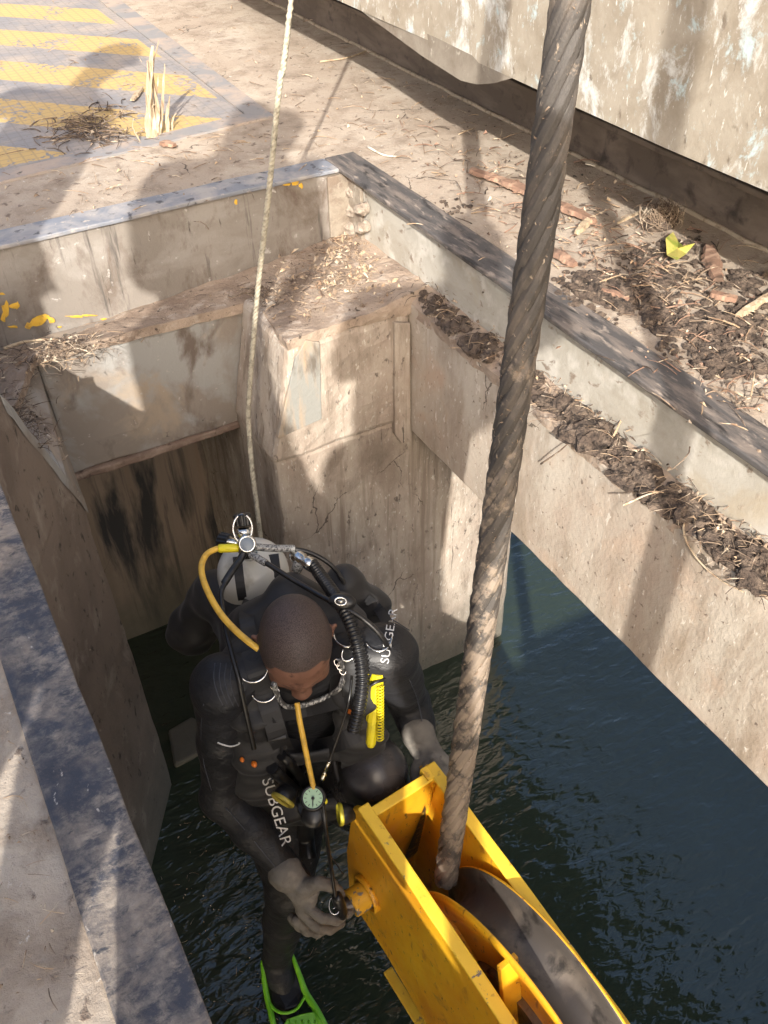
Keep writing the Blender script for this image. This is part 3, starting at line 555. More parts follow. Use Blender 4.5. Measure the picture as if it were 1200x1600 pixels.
# ------------------------------------------------------------------ figures: smooth-blended volumes turned into one continuous mesh
class Vol:
    def __init__(s): s.p = []
    def cap(s, a, b, ra, rb, k=.02, cls=0, sq=None, cut=False):
        """round cone a->b; sq=(direction, factor) flattens the section along a direction"""
        s.p.append(('c', np.array(a, float), np.array(b, float), ra, rb, k, cls, sq, cut)); return s
    def ell(s, c, r, ax=None, k=.02, cls=0, cut=False):
        s.p.append(('e', np.array(c, float), np.array(r, float), np.eye(3) if ax is None else np.array(ax, float), 0, k, cls, None, cut)); return s
    @staticmethod
    def dist(p, P):
        if p[0] == 'c':
            _, a, b, ra, rb, k, cls, sq, cut = p
            q = P - a; ba = b - a; h = np.clip((q @ ba)/max(ba @ ba, 1e-9), 0, 1); w = q - h[..., None]*ba
            if sq is not None:
                d = nrm(sq[0]); w = w + (w @ d)[..., None]*d*(1/sq[1]-1)
                return (np.linalg.norm(w, axis=-1) - (ra + (rb-ra)*h))*min(1, sq[1]*1.3)
            return np.linalg.norm(w, axis=-1) - (ra + (rb-ra)*h)
        _, c, r, ax, _, k, cls, _, cut = p
        q = (P - c) @ ax.T; k0 = np.linalg.norm(q/r, axis=-1); k1 = np.linalg.norm(q/(r*r), axis=-1)
        return k0*(k0-1)/np.maximum(k1, 1e-6)
    @staticmethod
    def box_of(p):
        if p[0] == 'c':
            m = max(p[3], p[4]); return np.minimum(p[1], p[2]) - m, np.maximum(p[1], p[2]) + m
        m = max(p[2]); return p[1] - m, p[1] + m
    def mesh(s, vox, warp=None):
        bb = [s.box_of(p) for p in s.p if not p[8]]
        lo = np.min([b[0] for b in bb], 0) - 3*vox; hi = np.max([b[1] for b in bb], 0) + 3*vox
        n = np.ceil((hi-lo)/vox).astype(int) + 1
        D = np.full(n, .06, np.float32); C = np.zeros(n, np.int8); best = np.full(n, 9., np.float32)
        ax = [lo[i] + vox*np.arange(n[i]) for i in range(3)]
        for p in s.p:
            k = p[5]; b0, b1 = s.box_of(p); mg = max(k, 2*vox) + .03
            i0 = np.clip(np.floor((b0-mg-lo)/vox).astype(int), 0, n-1); i1 = np.clip(np.ceil((b1+mg-lo)/vox).astype(int)+1, 1, n)
            if (i1 <= i0).any(): continue
            sl = tuple(slice(i0[i], i1[i]) for i in range(3))
            G = np.stack(np.meshgrid(*[ax[i][i0[i]:i1[i]] for i in range(3)], indexing='ij'), -1)
            if warp is not None: G = warp(G)
            d = s.dist(p, G).astype(np.float32); d0 = D[sl]
            if p[8]:
                d = -d; h = np.clip(.5 - .5*(d0-d)/k, 0, 1); D[sl] = d0 + (d-d0)*h + k*h*(1-h) if k > 0 else np.maximum(d0, d)
                continue
            h = np.clip(.5 + .5*(d0-d)/k, 0, 1); D[sl] = d0*(1-h) + d*h - k*h*(1-h)
            up = d < best[sl]; cs = C[sl]; cs[up] = p[6]; bs = best[sl]; bs[up] = d[up]
        return surface_nets(D, C, lo, vox)
def surface_nets(D, C, lo, vox):
    S = D < 0
    cnt = np.zeros(np.array(D.shape)-1, np.int8)
    offs = [(i,j,k) for i in (0,1) for j in (0,1) for k in (0,1)]
    def sh(A, o): return A[o[0]:A.shape[0]-1+o[0], o[1]:A.shape[1]-1+o[1], o[2]:A.shape[2]-1+o[2]]
    for o in offs: cnt += sh(S, o)
    act = (cnt > 0) & (cnt < 8); idx = np.argwhere(act); vid = np.full(act.shape, -1, np.int64); vid[act] = np.arange(len(idx))
    acc = np.zeros((len(idx), 3)); num = np.zeros(len(idx))
    for a in offs:
        for b in offs:
            if sum(b)-sum(a) != 1 or any(b[i] < a[i] for i in range(3)): continue
            da = D[tuple((idx+a).T)]; db = D[tuple((idx+b).T)]; m = (da < 0) != (db < 0)
            t = np.where(m, da/np.where(m, da-db, 1), 0)
            acc[m] += (np.array(a) + t[:, None]*(np.array(b)-np.array(a)))[m]; num[m] += 1
    V = lo + vox*(idx + acc/num[:, None]); F = []
    for d in range(3):
        e = np.eye(3, dtype=int)[d]; u = np.eye(3, dtype=int)[(d+1) % 3]; w = np.eye(3, dtype=int)[(d+2) % 3]
        A = S[:D.shape[0]-e[0], :D.shape[1]-e[1], :D.shape[2]-e[2]]; B2 = S[e[0]:, e[1]:, e[2]:]
        pts = np.argwhere(A != B2); pts = pts[(pts[:, (d+1) % 3] > 0) & (pts[:, (d+2) % 3] > 0) & (pts[:, (d+1) % 3] < D.shape[(d+1) % 3]-1) & (pts[:, (d+2) % 3] < D.shape[(d+2) % 3]-1)]
        q = [vid[tuple((pts-x).T)] for x in (0*u, u, u+w, w)]; q = np.stack(q, 1)
        inside = S[tuple(pts.T)]; q[inside] = q[inside][:, ::-1]
        F.append(q[:, ::-1] if True else q)
    F = np.concatenate(F); cl = C[tuple(idx.T)]
    # one pass of smoothing along faces
    for _ in range(2):
        s_ = np.zeros_like(V); c_ = np.zeros(len(V))
        for i in range(4):
            j = (i+1) % 4; np.add.at(s_, F[:, i], V[F[:, j]]); np.add.at(c_, F[:, i], 1); np.add.at(s_, F[:, j], V[F[:, i]]); np.add.at(c_, F[:, j], 1)
        V = V*.5 + .5*s_/np.maximum(c_, 1)[:, None]
    return V, F, cl
def vol_object(vol, vox, name, mats, parent=None, warp=None, loc=None, paint=None, label=None, cat=None):
    V, F, cl = vol.mesh(vox, warp)
    fc = cl[F[:, 0]].astype(np.int32)
    if paint is not None: fc = paint(V[F].mean(1), fc)
    off = origin_of(parent) if parent is not None else (np.zeros(3) if loc is None else np.array(loc, float))
    me = bpy.data.meshes.new(name); me.from_pydata((V-off).tolist(), [], F.tolist()); me.update()
    for m in mats: me.materials.append(m)
    me.polygons.foreach_set('material_index', fc); me.polygons.foreach_set('use_smooth', np.ones(len(F), bool)); me.update()
    o = bpy.data.objects.new(name, me); COL.objects.link(o)
    if parent is not None: o.parent = parent
    elif loc is not None: o.location = tuple(off)
    tag(o, label, cat); o_bvh = BVHTree.FromPolygons([tuple(v) for v in V], F.tolist())
    return o, o_bvh
def clothwarp(amp, f):
    def w(G):
        x, y, z = G[..., 0], G[..., 1], G[..., 2]; G = G.copy()
        G[..., 0] += amp*(np.sin(f*z+3*np.sin(f*.4*y+1)) + .6*np.sin(1.9*f*z+f*.7*x+2))*.5
        G[..., 1] += amp*(np.sin(f*z*1.1+2.4*np.sin(f*.45*x)+1.3) + .6*np.sin(2.1*f*z+f*.8*y))*.5
        return G
    return w

# ------------------------------------------------------------------ the diver
Z3 = np.array([0,0,1.]); FW = nrm((-.34,-.94,0)); LF = np.cross(Z3, FW)
BX = np.array([.448,1.215,0])
def bd(l, f, z): return BX + LF*l + FW*f + Z3*z        # l = towards his left, f = forwards
diver = empty('person', bd(0,0,-2.9), 'diver in black wetsuit with bowed head, standing in the pit beside the yellow block', 'person')
Rs, Ls = at(350,1072,2.03), at(603,1024,2.04)
Re = at(347,1245,2.26); Rw = at(466,1376,2.30)
Le = at(640,1098,2.27); Lw = at(660,1160,2.235)
neck = bd(0,.02,-1.57); hc = bd(-.004,.048,-1.468)
pel = bd(.02,-.10,-2.22); che = bd(0,-.03,-1.80)
HF = nrm(FW*math.cos(math.radians(29)) - Z3*math.sin(math.radians(29))); HU = np.cross(HF, LF); HU = nrm(HU)
if HU[2] < 0: HU = -HU
HL = LF
def hd(l, f, u): return hc + HL*l + HF*f + HU*u
bv = Vol()
SUIT, WET, SKIN, HAIR, LIP = 0, 1, 2, 3, 4
# trunk
bv.ell(bd(0,-.035,-1.76), (.165,.115,.20), [LF,FW,Z3], .05, SUIT)
bv.ell(bd(0,-.02,-1.66), (.150,.10,.10), [LF,FW,Z3], .05, SUIT)
bv.ell(bd(.01,-.07,-2.0), (.135,.105,.18), [LF,FW,Z3], .06, SUIT)
bv.ell(pel, (.165,.125,.13), [LF,FW,Z3], .06, SUIT)
bv.cap(Rs*.55+neck*.45+(0,0,.02), Rs, .05, .066, .05, SUIT); bv.cap(Ls*.55+neck*.45+(0,0,.02), Ls, .05, .066, .05, SUIT)
# neck
bv.cap(bd(0,-.01,-1.60), hd(0,-.045,-.05), .066, .056, .03, SKIN)
bv.cap(bd(0,-.01,-1.63), bd(0,.0,-1.575), .085, .068, .02, SUIT)
# arms
def mid(a, b, t): return a + (b-a)*t
bv.cap(Rs, mid(Rs,Re,.5), .068, .054, .03, SUIT); bv.cap(mid(Rs,Re,.45), Re, .055, .045, .02, SUIT); bv.ell(Re, (.05,.05,.05), None, .02, SUIT)
bv.cap(Re, mid(Re,Rw,.4), .047, .046, .02, SUIT); bv.cap(mid(Re,Rw,.4), Rw, .046, .033, .015, SUIT)
bv.cap(Ls, mid(Ls,Le,.5), .068, .056, .03, SUIT); bv.cap(mid(Ls,Le,.45), Le, .056, .047, .02, SUIT)
bv.cap(Le, mid(Le,Lw,.5), .049, .044, .02, SUIT); bv.cap(mid(Le,Lw,.5), Lw, .044, .033, .015, SUIT)
# legs: right one straight down, left one raised on to the block
Rh, Rk, Ra = bd(-.09,-.06,-2.26), at(452,1392,2.68), at(432,1502,3.02)
Lh, Lk, La = bd(.12,.0,-2.16), at(585,1204,2.19), bd(.26,.05,-2.62)
bv.cap(Rh, mid(Rh,Rk,.5), .105, .088, .05, SUIT); bv.cap(mid(Rh,Rk,.5), Rk, .088, .062, .03, SUIT)
bv.cap(Rk, mid(Rk,Ra,.4), .062, .058, .03, SUIT); bv.cap(mid(Rk,Ra,.4), Ra, .058, .040, .02, SUIT)
bv.cap(Lh, mid(Lh,Lk,.5), .105, .095, .05, WET); bv.cap(mid(Lh,Lk,.5), Lk, .095, .072, .03, WET)
bv.cap(Lk, La, .068, .048, .03, WET); bv.cap(La, La + FW*.16 - Z3*.03, .045, .032, .02, SUIT)
Rf = at(452,1580,3.03); bv.cap(Ra, mid(Ra,Rf,.3), .042, .042, .02, SUIT); bv.cap(mid(Ra,Rf,.3), Rf, .042, .028, .02, SUIT, sq=(Z3,.7))
# head
HA = [HL, HF, HU]
bv.ell(hd(0,-.010,.028), (.0745,.0890,.076), HA, .01, HAIR)
bv.ell(hd(0,.012,.010), (.069,.078,.082), HA, .02, SKIN)
bv.ell(hd(0,.036,-.030), (.055,.052,.070), HA, .025, SKIN)
bv.ell(hd(0,.052,-.082), (.030,.026,.024), HA, .025, SKIN)          # chin
for s in (-1,1):
    bv.cap(hd(s*.012,.088,.014), hd(s*.040,.073,.012), .0085, .0075, .012, SKIN)  # brow
    bv.ell(hd(s*.042,.058,-.028), (.019,.018,.017), HA, .018, SKIN)  # cheekbone
    bv.ell(hd(s*.031,.088,-.006), (.013,.011,.008), HA, .012, SKIN, cut=True)  # eye socket
    bv.ell(hd(s*.031,.074,-.007), (.012,.011,.009), HA, .004, SKIN)   # lid
    bv.cap(hd(s*.077,-.014,.014), hd(s*.073,-.008,-.026), .0115, .008, .006, SKIN, sq=(HL,.55))  # ear
    bv.cap(hd(s*.086,-.024,.016), hd(s*.082,-.022,-.014), .0055, .0045, .005, SKIN)
    bv.ell(hd(s*.014,.097,-.034), (.009,.009,.0075), HA, .008, SKIN)  # nostril wing
bv.cap(hd(0,.086,.006), hd(0,.100,-.026), .0080, .0125, .012, SKIN)
bv.ell(hd(0,.102,-.030), (.0135,.012,.010), HA, .008, SKIN)
bv.ell(hd(0,.088,-.054), (.021,.013,.0075), HA, .008, LIP); bv.ell(hd(0,.086,-.066), (.018,.012,.008), HA, .008, LIP)
def paint_head(c, fc):
    r = np.linalg.norm(c-hc, axis=1) < .16; fc = fc.copy(); fc[(fc == HAIR) & r] = SKIN; return fc
def body_warp(G):
    z = G[..., 2]; dh = np.linalg.norm(G - hc, axis=-1); k = np.clip((dh - .15)/.06, 0, 1)[..., None]
    W_ = clothwarp(.0014, 70)(G); return G + (W_ - G)*k
body, BV = vol_object(bv, .0042, 'body', [M['suit'], M['suit_wet'], M['skin'], M['hair'], M['lips']], diver, paint=paint_head, warp=body_warp)
# cropped hair: how much of each point of the scalp is haired, fading out at the hairline
Vb = np.array([v.co for v in body.data.vertices]) + origin_of(diver); q = (Vb - hc) @ np.array(HA).T; r = np.linalg.norm(Vb-hc, axis=1)
fore = np.where(q[:, 1] > .02, .068 + .35*np.minimum(q[:, 1]-.06, 0) - 1.5*np.maximum(np.abs(q[:, 0])-.047, 0) - .10*np.abs(q[:, 0]), .034 - .9*(.02-q[:, 1]))
hv = np.clip((q[:, 2] - fore)/.012 + .5, 0, 1); ear = np.clip((np.abs(q[:, 0]) - .0715)/.004, 0, 1)*(q[:, 2] < .026)*(q[:, 1] > -.04)
brow = np.exp(-((np.abs(q[:, 0])-.029)/.017)**2 - ((q[:, 2]-.017)/.0042)**2)*(q[:, 1] > .04)*.75
hv = np.maximum(hv*(1-ear), brow)*(r < .16)
av = body.data.attributes.new('hair', 'FLOAT', 'POINT'); av.data.foreach_set('value', hv.astype(np.float32))

# gloves
def glove(name, wrist, palm_dir, back_dir, fingers, thumb, k=1.0, parent=diver):
    """wrist point, direction of the palm, normal of the back of the hand"""
    d = nrm(palm_dir); b_ = nrm(back_dir - d*(np.dot(back_dir, d))); s_ = np.cross(d, b_)
    W = lambda a, b, c: wrist + (d*a + s_*b + b_*c)*k
    g = Vol(); g.cap(W(-.045,0,0), W(0.01,0,0), .043*k, .037*k, .02, 0); g.cap(W(-.052,0,0), W(-.046,0,0), .047*k, .047*k, .004, 0)
    g.cap(W(.02,-.016,0), W(.085,-.024,0), .027*k, .023*k, .02, 0, sq=(b_,.75)); g.cap(W(.02,.014,0), W(.082,.026,0), .027*k, .022*k, .02, 0, sq=(b_,.75)); g.cap(W(.02,0,0), W(.088,0,0), .027*k, .024*k, .02, 0, sq=(b_,.75))
    for f in fingers:
        P = [W(*q) for q in f]; rad = [.0125,.0118,.0112,.0100]
        for i in range(len(P)-1): g.cap(P[i], P[i+1], rad[i]*k, rad[i+1]*k, .0035, 0)
    P = [W(*q) for q in thumb]; rad = [.019,.0145,.0130,.0115]
    for i in range(len(P)-1): g.cap(P[i], P[i+1], rad[i]*k, rad[i+1]*k, .008, 0)
    o, bvh = vol_object(g, .0026, name, [M['glove']], parent, warp=clothwarp(.0016, 190)); return o, bvh, W
def pixfinger(W, pix): pass
# right hand round the pin: fingers given by the pixels and depths at which they lie
def hand_pts(wrist, kn, k=1):
    return kn
def glove_px(name, wr, cuff, palm, fingers, thumb):
    """all points are (px, py, distance)"""
    g = Vol(); A = lambda q: at(*q)
    w, c = A(wr), A(cuff)
    g.cap(c, w, .037, .031, .02, 0); dd = nrm(c-w); g.cap(c, c + dd*.006, .040, .041, .004, 0)
    for q, r0, r1 in palm: g.cap(w + (A(q)-w)*.15, A(q), r0, r1, .02, 0, sq=(ray(q[0], q[1]), .8))
    rad = [.0125,.0120,.0114,.0100]
    for f in fingers:
        P = [A(q) for q in f]
        for i in range(len(P)-1): g.cap(P[i], P[i+1], rad[i], rad[i+1], .003, 0)
    P = [A(q) for q in thumb]; rad = [.020,.0160,.0145,.0128]
    for i in range(len(P)-1): g.cap(P[i], P[i+1], rad[i], rad[i+1], .007, 0)
    return vol_object(g, .0026, name, [M['glove']], diver, warp=clothwarp(.0018, 170))
pinT = float(np.linalg.norm(pc))
glove_px('glove', (468,1384,2.295), (449,1366,2.285),
    [((486,1393,2.285),.023,.019),((482,1409,2.30),.023,.019),((474,1423,2.32),.022,.018)],
    [[(484,1421,2.300),(503,1435,2.300),(525,1438,2.325),(545,1427,2.35)],
     [(476,1431,2.325),(494,1449,2.34),(515,1453,2.375),(534,1443,2.40)],
     [(464,1438,2.36),(480,1455,2.39),(498,1458,2.415),(514,1450,2.435)],
     [(457,1434,2.38),(468,1448,2.41),(482,1453,2.44),(496,1447,2.46)]],
    [(474,1388,2.275),(496,1380,2.255),(517,1383,2.265),(531,1396,2.295)])
glove_px('glove', (665,1174,2.235), (655,1150,2.23),
    [((680,1186,2.20),.027,.023),((667,1193,2.215),.027,.023),((690,1194,2.205),.024,.021)],
    [[(668,1196,2.19),(664,1206,2.165),(666,1216,2.175),(670,1222,2.21)],
     [(679,1194,2.18),(681,1203,2.15),(688,1213,2.155),(694,1220,2.19)],
     [(688,1196,2.185),(694,1204,2.165),(700,1213,2.175),(703,1219,2.21)],
     [(695,1199,2.20),(702,1206,2.19),(706,1212,2.205),(707,1217,2.235)]],
    [(660,1190,2.21),(652,1204,2.20),(652,1218,2.20),(657,1228,2.21)])

# ------------------------------------------------------------------ diver's equipment
BVS = [BV]
def S(px, py, off=0.0, default=2.1):
    r = ray(px, py); best = None
    for b_ in BVS:
        h = b_.ray_cast(Vector((0,0,0)), Vector(tuple(r)), 6)
        if h[0] is not None and (best is None or h[3] < best): best = h[3]
    return r*((best if best is not None else default) - off)
vest = Vol(); q = lambda *a_: bd(*a_)
for s in (-1, 1):
    pth = [q(s*.10,-.15,-1.78), q(s*.10,-.09,-1.575), q(s*.108,.0,-1.545), q(s*.112,.085,-1.62), q(s*.112,.125,-1.74), q(s*.125,.125,-1.86), q(s*.15,.09,-1.98)]
    for i in range(len(pth)-1): vest.cap(pth[i], pth[i+1], .052, .052, .02, 0, sq=(nrm(np.array([0,0,1.])*(.2 if i > 2 else 1) + FW*(1 if i > 2 else .2)), .42))
    if s < 0: vest.ell(q(s*.165,.02,-2.03), (.065,.10,.13), [LF,FW,Z3], .03, 0)
vest.cap(q(-.10,-.10,-1.555), q(0,-.135,-1.525), .045, .050, .03, 0); vest.cap(q(0,-.135,-1.525), q(.10,-.10,-1.555), .050, .045, .03, 0)
vest.ell(q(0,-.17,-1.80), (.185,.065,.26), [LF,FW,Z3], .03, 0)
vest.cap(q(-.14,.11,-2.02), q(.16,.11,-2.02), .045, .045, .03, 0, sq=(FW,.6))
vest.cap(q(-.10,.125,-1.77), q(.10,.125,-1.77), .020, .020, .01, 0, sq=(FW,.5))
vest.cap(q(.13,-.20,-1.56), q(.19,-.19,-1.66), .04, .05, .03, 0)
wb1, wb2 = at(300,985,2.52), at(338,930,2.42)
vest.cap(wb1, wb2, .068, .055, .04, 0); vest.cap(wb2, q(-.1,-.2,-1.7), .06, .07, .05, 0)
vo, VB = vol_object(vest, .0045, 'buoyancy_vest', [M['cordura']], diver, warp=clothwarp(.007, 60)); BVS.append(VB)
def gear(name, m, *calls, parent=diver, bevel=0, label=None, **kw):
    a = MB()
    for c in calls: c(a)
    return a.build(name, m, parent, bevel=bevel, label=label)
def hose(name, m, pts, r, k=8, n=10, ribbed=0, label=None, parent=diver):
    P = []
    for p_ in pts:
        if len(p_) == 3 and p_[2] > 1: P.append(at(*p_))
        else: P.append(S(p_[0], p_[1], p_[2] if len(p_) == 3 else .012))
    P = smooth_path(P, k)
    if ribbed:
        L_ = [0]
        for i in range(1, len(P)): L_.append(L_[-1] + np.linalg.norm(P[i]-P[i-1]))
        nn = int(L_[-1]/ribbed*6); L_ = np.array(L_); A = np.array(P); hh = np.linspace(0, L_[-1], nn)
        P = [np.array([np.interp(h, L_, A[:, j]) for j in range(3)]) for h in hh]
        r = [r*(1+.13*math.sin(2*math.pi*h/ribbed)) for h in hh]
    a = MB(); a.tube(P, r, n=n); return a.build(name, m, parent, label=label, merge=False)
# air tank
tap = at(391,868,2.215); tax = nrm(Z3*1.0 + FW*.20); tc = tap - tax*.0
a = MB(); TR = .089
a.lathe(tc, tax, [(0,-.62),(TR*.9,-.62),(TR,-.60),(TR,-.075),(TR*.975,-.055),(TR*.90,-.036),(TR*.76,-.020),(TR*.55,-.008),(TR*.3,-.002),(TR*.22,.0),(0,0.0)], n=40)
tk = a.build('air_tank', M['tank'], diver, label='white air tank with black straps')
tu = nrm(np.cross(tax, FW)); tf = np.cross(tu, tax)
for sgn, wd in ((-.35,.011),(.62,.013)):
    P = []
    for k in range(9):
        th = math.pi*(k/8)*.55
        P.append(tc + tu*(TR*sgn) + tf*(TR*math.sqrt(1-sgn*sgn)*math.sin(th*.95)) - tax*(.0+.055*(1-math.cos(th))) + tax*(.004 - .035*sgn*sgn))
    a = MB()
    for i in range(len(P)-1):
        n_ = tax*.003; a.add([P[i]-tu*wd, P[i]+tu*wd, P[i+1]+tu*wd, P[i+1]-tu*wd, P[i]-tu*wd+n_, P[i]+tu*wd+n_, P[i+1]+tu*wd+n_, P[i+1]-tu*wd+n_], [(0,1,2,3),(7,6,5,4),(0,4,5,1),(3,2,6,7),(0,3,7,4),(1,5,6,2)])
    a.build('tank_strap', M['webbing'], tk)
a = MB(); a.lathe(tc - tax*.17, tax, [(TR+.001,-.025),(TR+.005,-.025),(TR+.005,.025),(TR+.001,.025)], n=40); a.build('tank_band', M['webbing'], tk)
# valve and first stage
v0 = at(384,852,2.11); vt = at(379,812,2.10); vk = at(352,846,2.14)
def seg(m_, p0, p1, prof, name, n=20, smooth=True, parent=diver):
    a = MB(); a.lathe(p0, p1-p0, [(r, h*np.linalg.norm(p1-p0)) for r, h in prof], n=n, smooth=smooth); return a.build(name, m_, parent)
vv = empty('valve', v0, None, None); vv.parent = diver; vv.location = tuple(np.array(v0) - origin_of(diver))
seg(M['chrome'], tc, v0, [(.016,-.1),(.016,.3),(.022,.32),(.022,.6),(.017,.62),(.017,1)], 'valve_neck', parent=vv)
seg(M['chrome'], v0, vt, [(.0,-.28),(.017,-.28),(.020,-.22),(.020,.30),(.014,.34),(.020,.42),(.021,.62),(.013,.70),(0,.70)], 'valve_body', parent=vv)
def knob(c, ax_, name):
    a = MB(); ax_ = nrm(ax_); u = nrm(np.cross(ax_, [.2,.9,.3])); w = np.cross(ax_, u); vs = []; K = 48
    for h, rr in ((-.014,.012),(-.012,.0195),(.012,.0205),(.015,.016),(.016,0.0005)):
        for k in range(K): 
            an = 2*math.pi*k/K; g = rr*(1 - (.09 if (k//2) % 2 and abs(h) < .0135 else 0)); vs.append(c + ax_*h + (u*math.cos(an)+w*math.sin(an))*g)
    a.add(vs, [(i*K+k, i*K+(k+1) % K, (i+1)*K+(k+1) % K, (i+1)*K+k) for i in range(4) for k in range(K)]); return a.build(name, M['rubber'], vv)
knob(vt, vt-v0, 'knob'); knob(vk, vk-v0, 'knob')
seg(M['chrome'], v0, vk, [(.011,0),(.011,.75),(.014,.76),(.014,.85)], 'knob_stem', parent=vv)
a = MB(); P = [at(379+15*math.cos(t), 826+22*math.sin(t), 2.085) for t in np.linspace(0, 2*math.pi, 25)]; a.tube(P, .0028, n=7, cap=False); a.build('yoke', M['chrome'], vv)
fs = at(386,850,2.065); fax = -ray(386,850)
a = MB(); a.lathe(fs, fax, [(.0,-.04),(.020,-.04),(.021,.0),(.0195,.006),(.0155,.008),(.015,.006)], n=28); a.build('first_stage', M['chrome'], vv)
a = MB(); a.lathe(fs, fax, [(.015,.0065),(.012,.0075),(0,.0078)], n=28); a.build('cap', mat('bluish_cap', (.16,.2,.25), [], .3), vv)
seg(M['yplast'], at(373,856,2.09), at(341,857,2.09), [(0,0),(.0095,0),(.010,.1),(.010,.92),(.0085,1),(0,1)], 'hose_sleeve', parent=vv)
# hoses
hose('yellow_hose', M['yhose'], [(350,857,2.09),(338,858,2.09),(323,866,2.08),(315,884,2.06),(318,907,2.02),(330,935,1.99),(347,962,1.96),(368,985,1.93),(390,1004,1.905),(404,1014,1.905)], .0072)
hose('hose_boot', M['rubber'], [(382,862,2.075),(374,876,2.07),(362,893,2.055),(350,912,2.045)], .0085)
hose('black_hose', M['rubber'], [(352,910,2.045),(346,926,2.03),(347,950,2.0),(353,985,1.96),(362,1022,1.93),(373,1062,1.92),(381,1098,1.945),(389,1135,1.98),(397,1170,2.02)], .0055)
hose('black_hose', M['rubber'], [(392,866,2.07),(410,876,2.05),(440,895,2.03),(475,916,2.01),(512,937,1.965),(538,950,1.935),(560,962,1.93),(583,980,1.935),(600,1000,1.95),(611,1022,1.985)], .0062)
hose('hose_end', M['clear'], [(392,866,2.068),(404,873,2.055),(416,880,2.045)], .0085)
hose('braided_sleeve', M['clear'], [(396,854,2.08),(415,856,2.08),(440,857,2.085),(460,857,2.09)], .0088)
hose('black_hose', M['rubber'], [(456,857,2.09),(480,862,2.095),(505,874,2.10),(524,890,2.11),(538,912,2.13)], .0055)
hose('black_hose', M['rubber'], [(549,1062,1.95),(546,1090,1.95),(537,1125,1.97),(525,1160,2.0),(514,1190,2.02)], .0030)
seg(M['chrome'], at(515,1188,2.02), at(502,1222,2.05), [(0,0),(.0035,0),(.0045,.1),(.0045,.45),(.0032,.47),(.0055,.6),(.0055,.8),(.003,1),(0,1)], 'hose_fitting')
# corrugated inflator hose with its clip
hose('corrugated_hose', M['rubber'], [(487,880,2.06),(500,898,2.04),(516,920,2.00),(530,942,1.955),(545,968,1.93),(556,1000,1.92),(564,1035,1.925),(566,1070,1.935),(561,1105,1.955),(552,1142,1.985)], .0135, ribbed=.0085, n=14, k=10)
seg(M['chrome'], at(468,872,2.09), at(489,884,2.055), [(0,-.5),(.013,-.45),(.017,-.2),(.017,.3),(.012,.4),(.016,.6),(.016,1.0),(0,1)], 'hose_elbow')
seg(M['clear'], at(465,886,2.09), at(474,868,2.075), [(0,-.3),(.012,-.3),(.014,.4),(.010,1),(0,1)], 'hose_elbow')
cc_ = at(535,940,1.925); cax = -ray(535,940)
cu = nrm(R @ np.array([1,.1,0])); cv = np.cross(cax, cu)
a = MB(); a.ball(cc_ - cax*.004, (.031,.018,.012), ax=[cu,cv,cax]); a.build('hose_clip', M['rubber'], diver)
a = MB(); P = [cc_ + cax*.009 + (cu*math.cos(t)*.012 + cv*math.sin(t)*.008 - cu*.004) for t in np.linspace(0, 2*math.pi, 21)]; a.tube(P, .0022, n=7, cap=False); a.ball(cc_ + cax*.008 - cu*.004, (.006,.004,.003), ax=[cu,cv,cax]); a.build('clip_ring', M['chrome'], diver)
# D rings
def dring(px, py, w, h, rot, rr=.0023):
    P = []
    for t in np.linspace(.12*math.pi, 1.0*math.pi - .12*math.pi, 17):
        x, y = w*math.cos(t), h*math.sin(t); P.append((px + x*math.cos(rot) - y*math.sin(rot), py + x*math.sin(rot) + y*math.cos(rot)))
    c = np.linalg.norm(S(px, py)); P3 = [at(x, y, min(c, np.linalg.norm(S(x, y))) - .008) for x, y in P]
    P3 = smooth_path([at(P[0][0], P[0][1], c+.004)] + P3 + [at(P[-1][0], P[-1][1], c+.004)], 3)
    a = MB(); a.tube(P3, rr, n=7); a.build('d_ring', M['chrome'], diver)
dring(396,1047,22,19,-.35); dring(412,1078,20,19,-.1); dring(540,995,19,15,.5); dring(548,1016,11,19,.6); dring(590,992,22,26,.1-.35)
# shoulder strap webbing laid over the vest, with buckle
def strap(name, pts, w, m=M['webbing'], off=.004, th=.0025, parent=diver):
    P = [S(p[0], p[1], off) for p in pts]; P = smooth_path(P, 6); a = MB(); n = len(P); vs = []
    for i in range(n):
        t = nrm(P[min(i+1, n-1)]-P[max(i-1, 0)]); vw = -nrm(P[i]); s_ = nrm(np.cross(t, vw))
        vs += [P[i]-s_*w, P[i]+s_*w, P[i]+s_*w+vw*th, P[i]-s_*w+vw*th]
    fs_ = [(i*4+k, i*4+(k+1) % 4, (i+1)*4+(k+1) % 4, (i+1)*4+k) for i in range(n-1) for k in range(4)]
    a.add(vs, fs_ + [(3,2,1,0), (n*4-4, n*4-3, n*4-2, n*4-1)]); return a.build(name, m, parent)
strap('strap', [(392,1015),(402,1050),(414,1085),(425,1120),(440,1165),(462,1205)], .021)
strap('strap', [(548,985),(553,1030),(551,1075),(545,1120)], .021)
strap('strap', [(425,1120),(470,1112),(520,1100),(552,1090)], .014)
strap('strap', [(440,1165),(480,1170),(530,1160),(560,1145)], .019)
strap('strap', [(395,930),(385,960),(392,1000)], .016)
strap('strap', [(572,935),(590,950),(605,972)], .012, M['webbing'])
a = MB()
bc = S(430,1135,.012); bn = -nrm(bc); bu = nrm(np.cross(bn, [0,0,1])); bw_ = np.cross(bn, bu)
a.obox(bc, bu, bw_, bn, (.022,.030,.006)); a.obox(bc + bw_*.012 + bn*.006, bu, bw_, bn, (.017,.004,.003)); a.obox(bc - bw_*.012 + bn*.006, bu, bw_, bn, (.017,.004,.003)); a.build('buckle', M['rubber'], diver, bevel=.003)
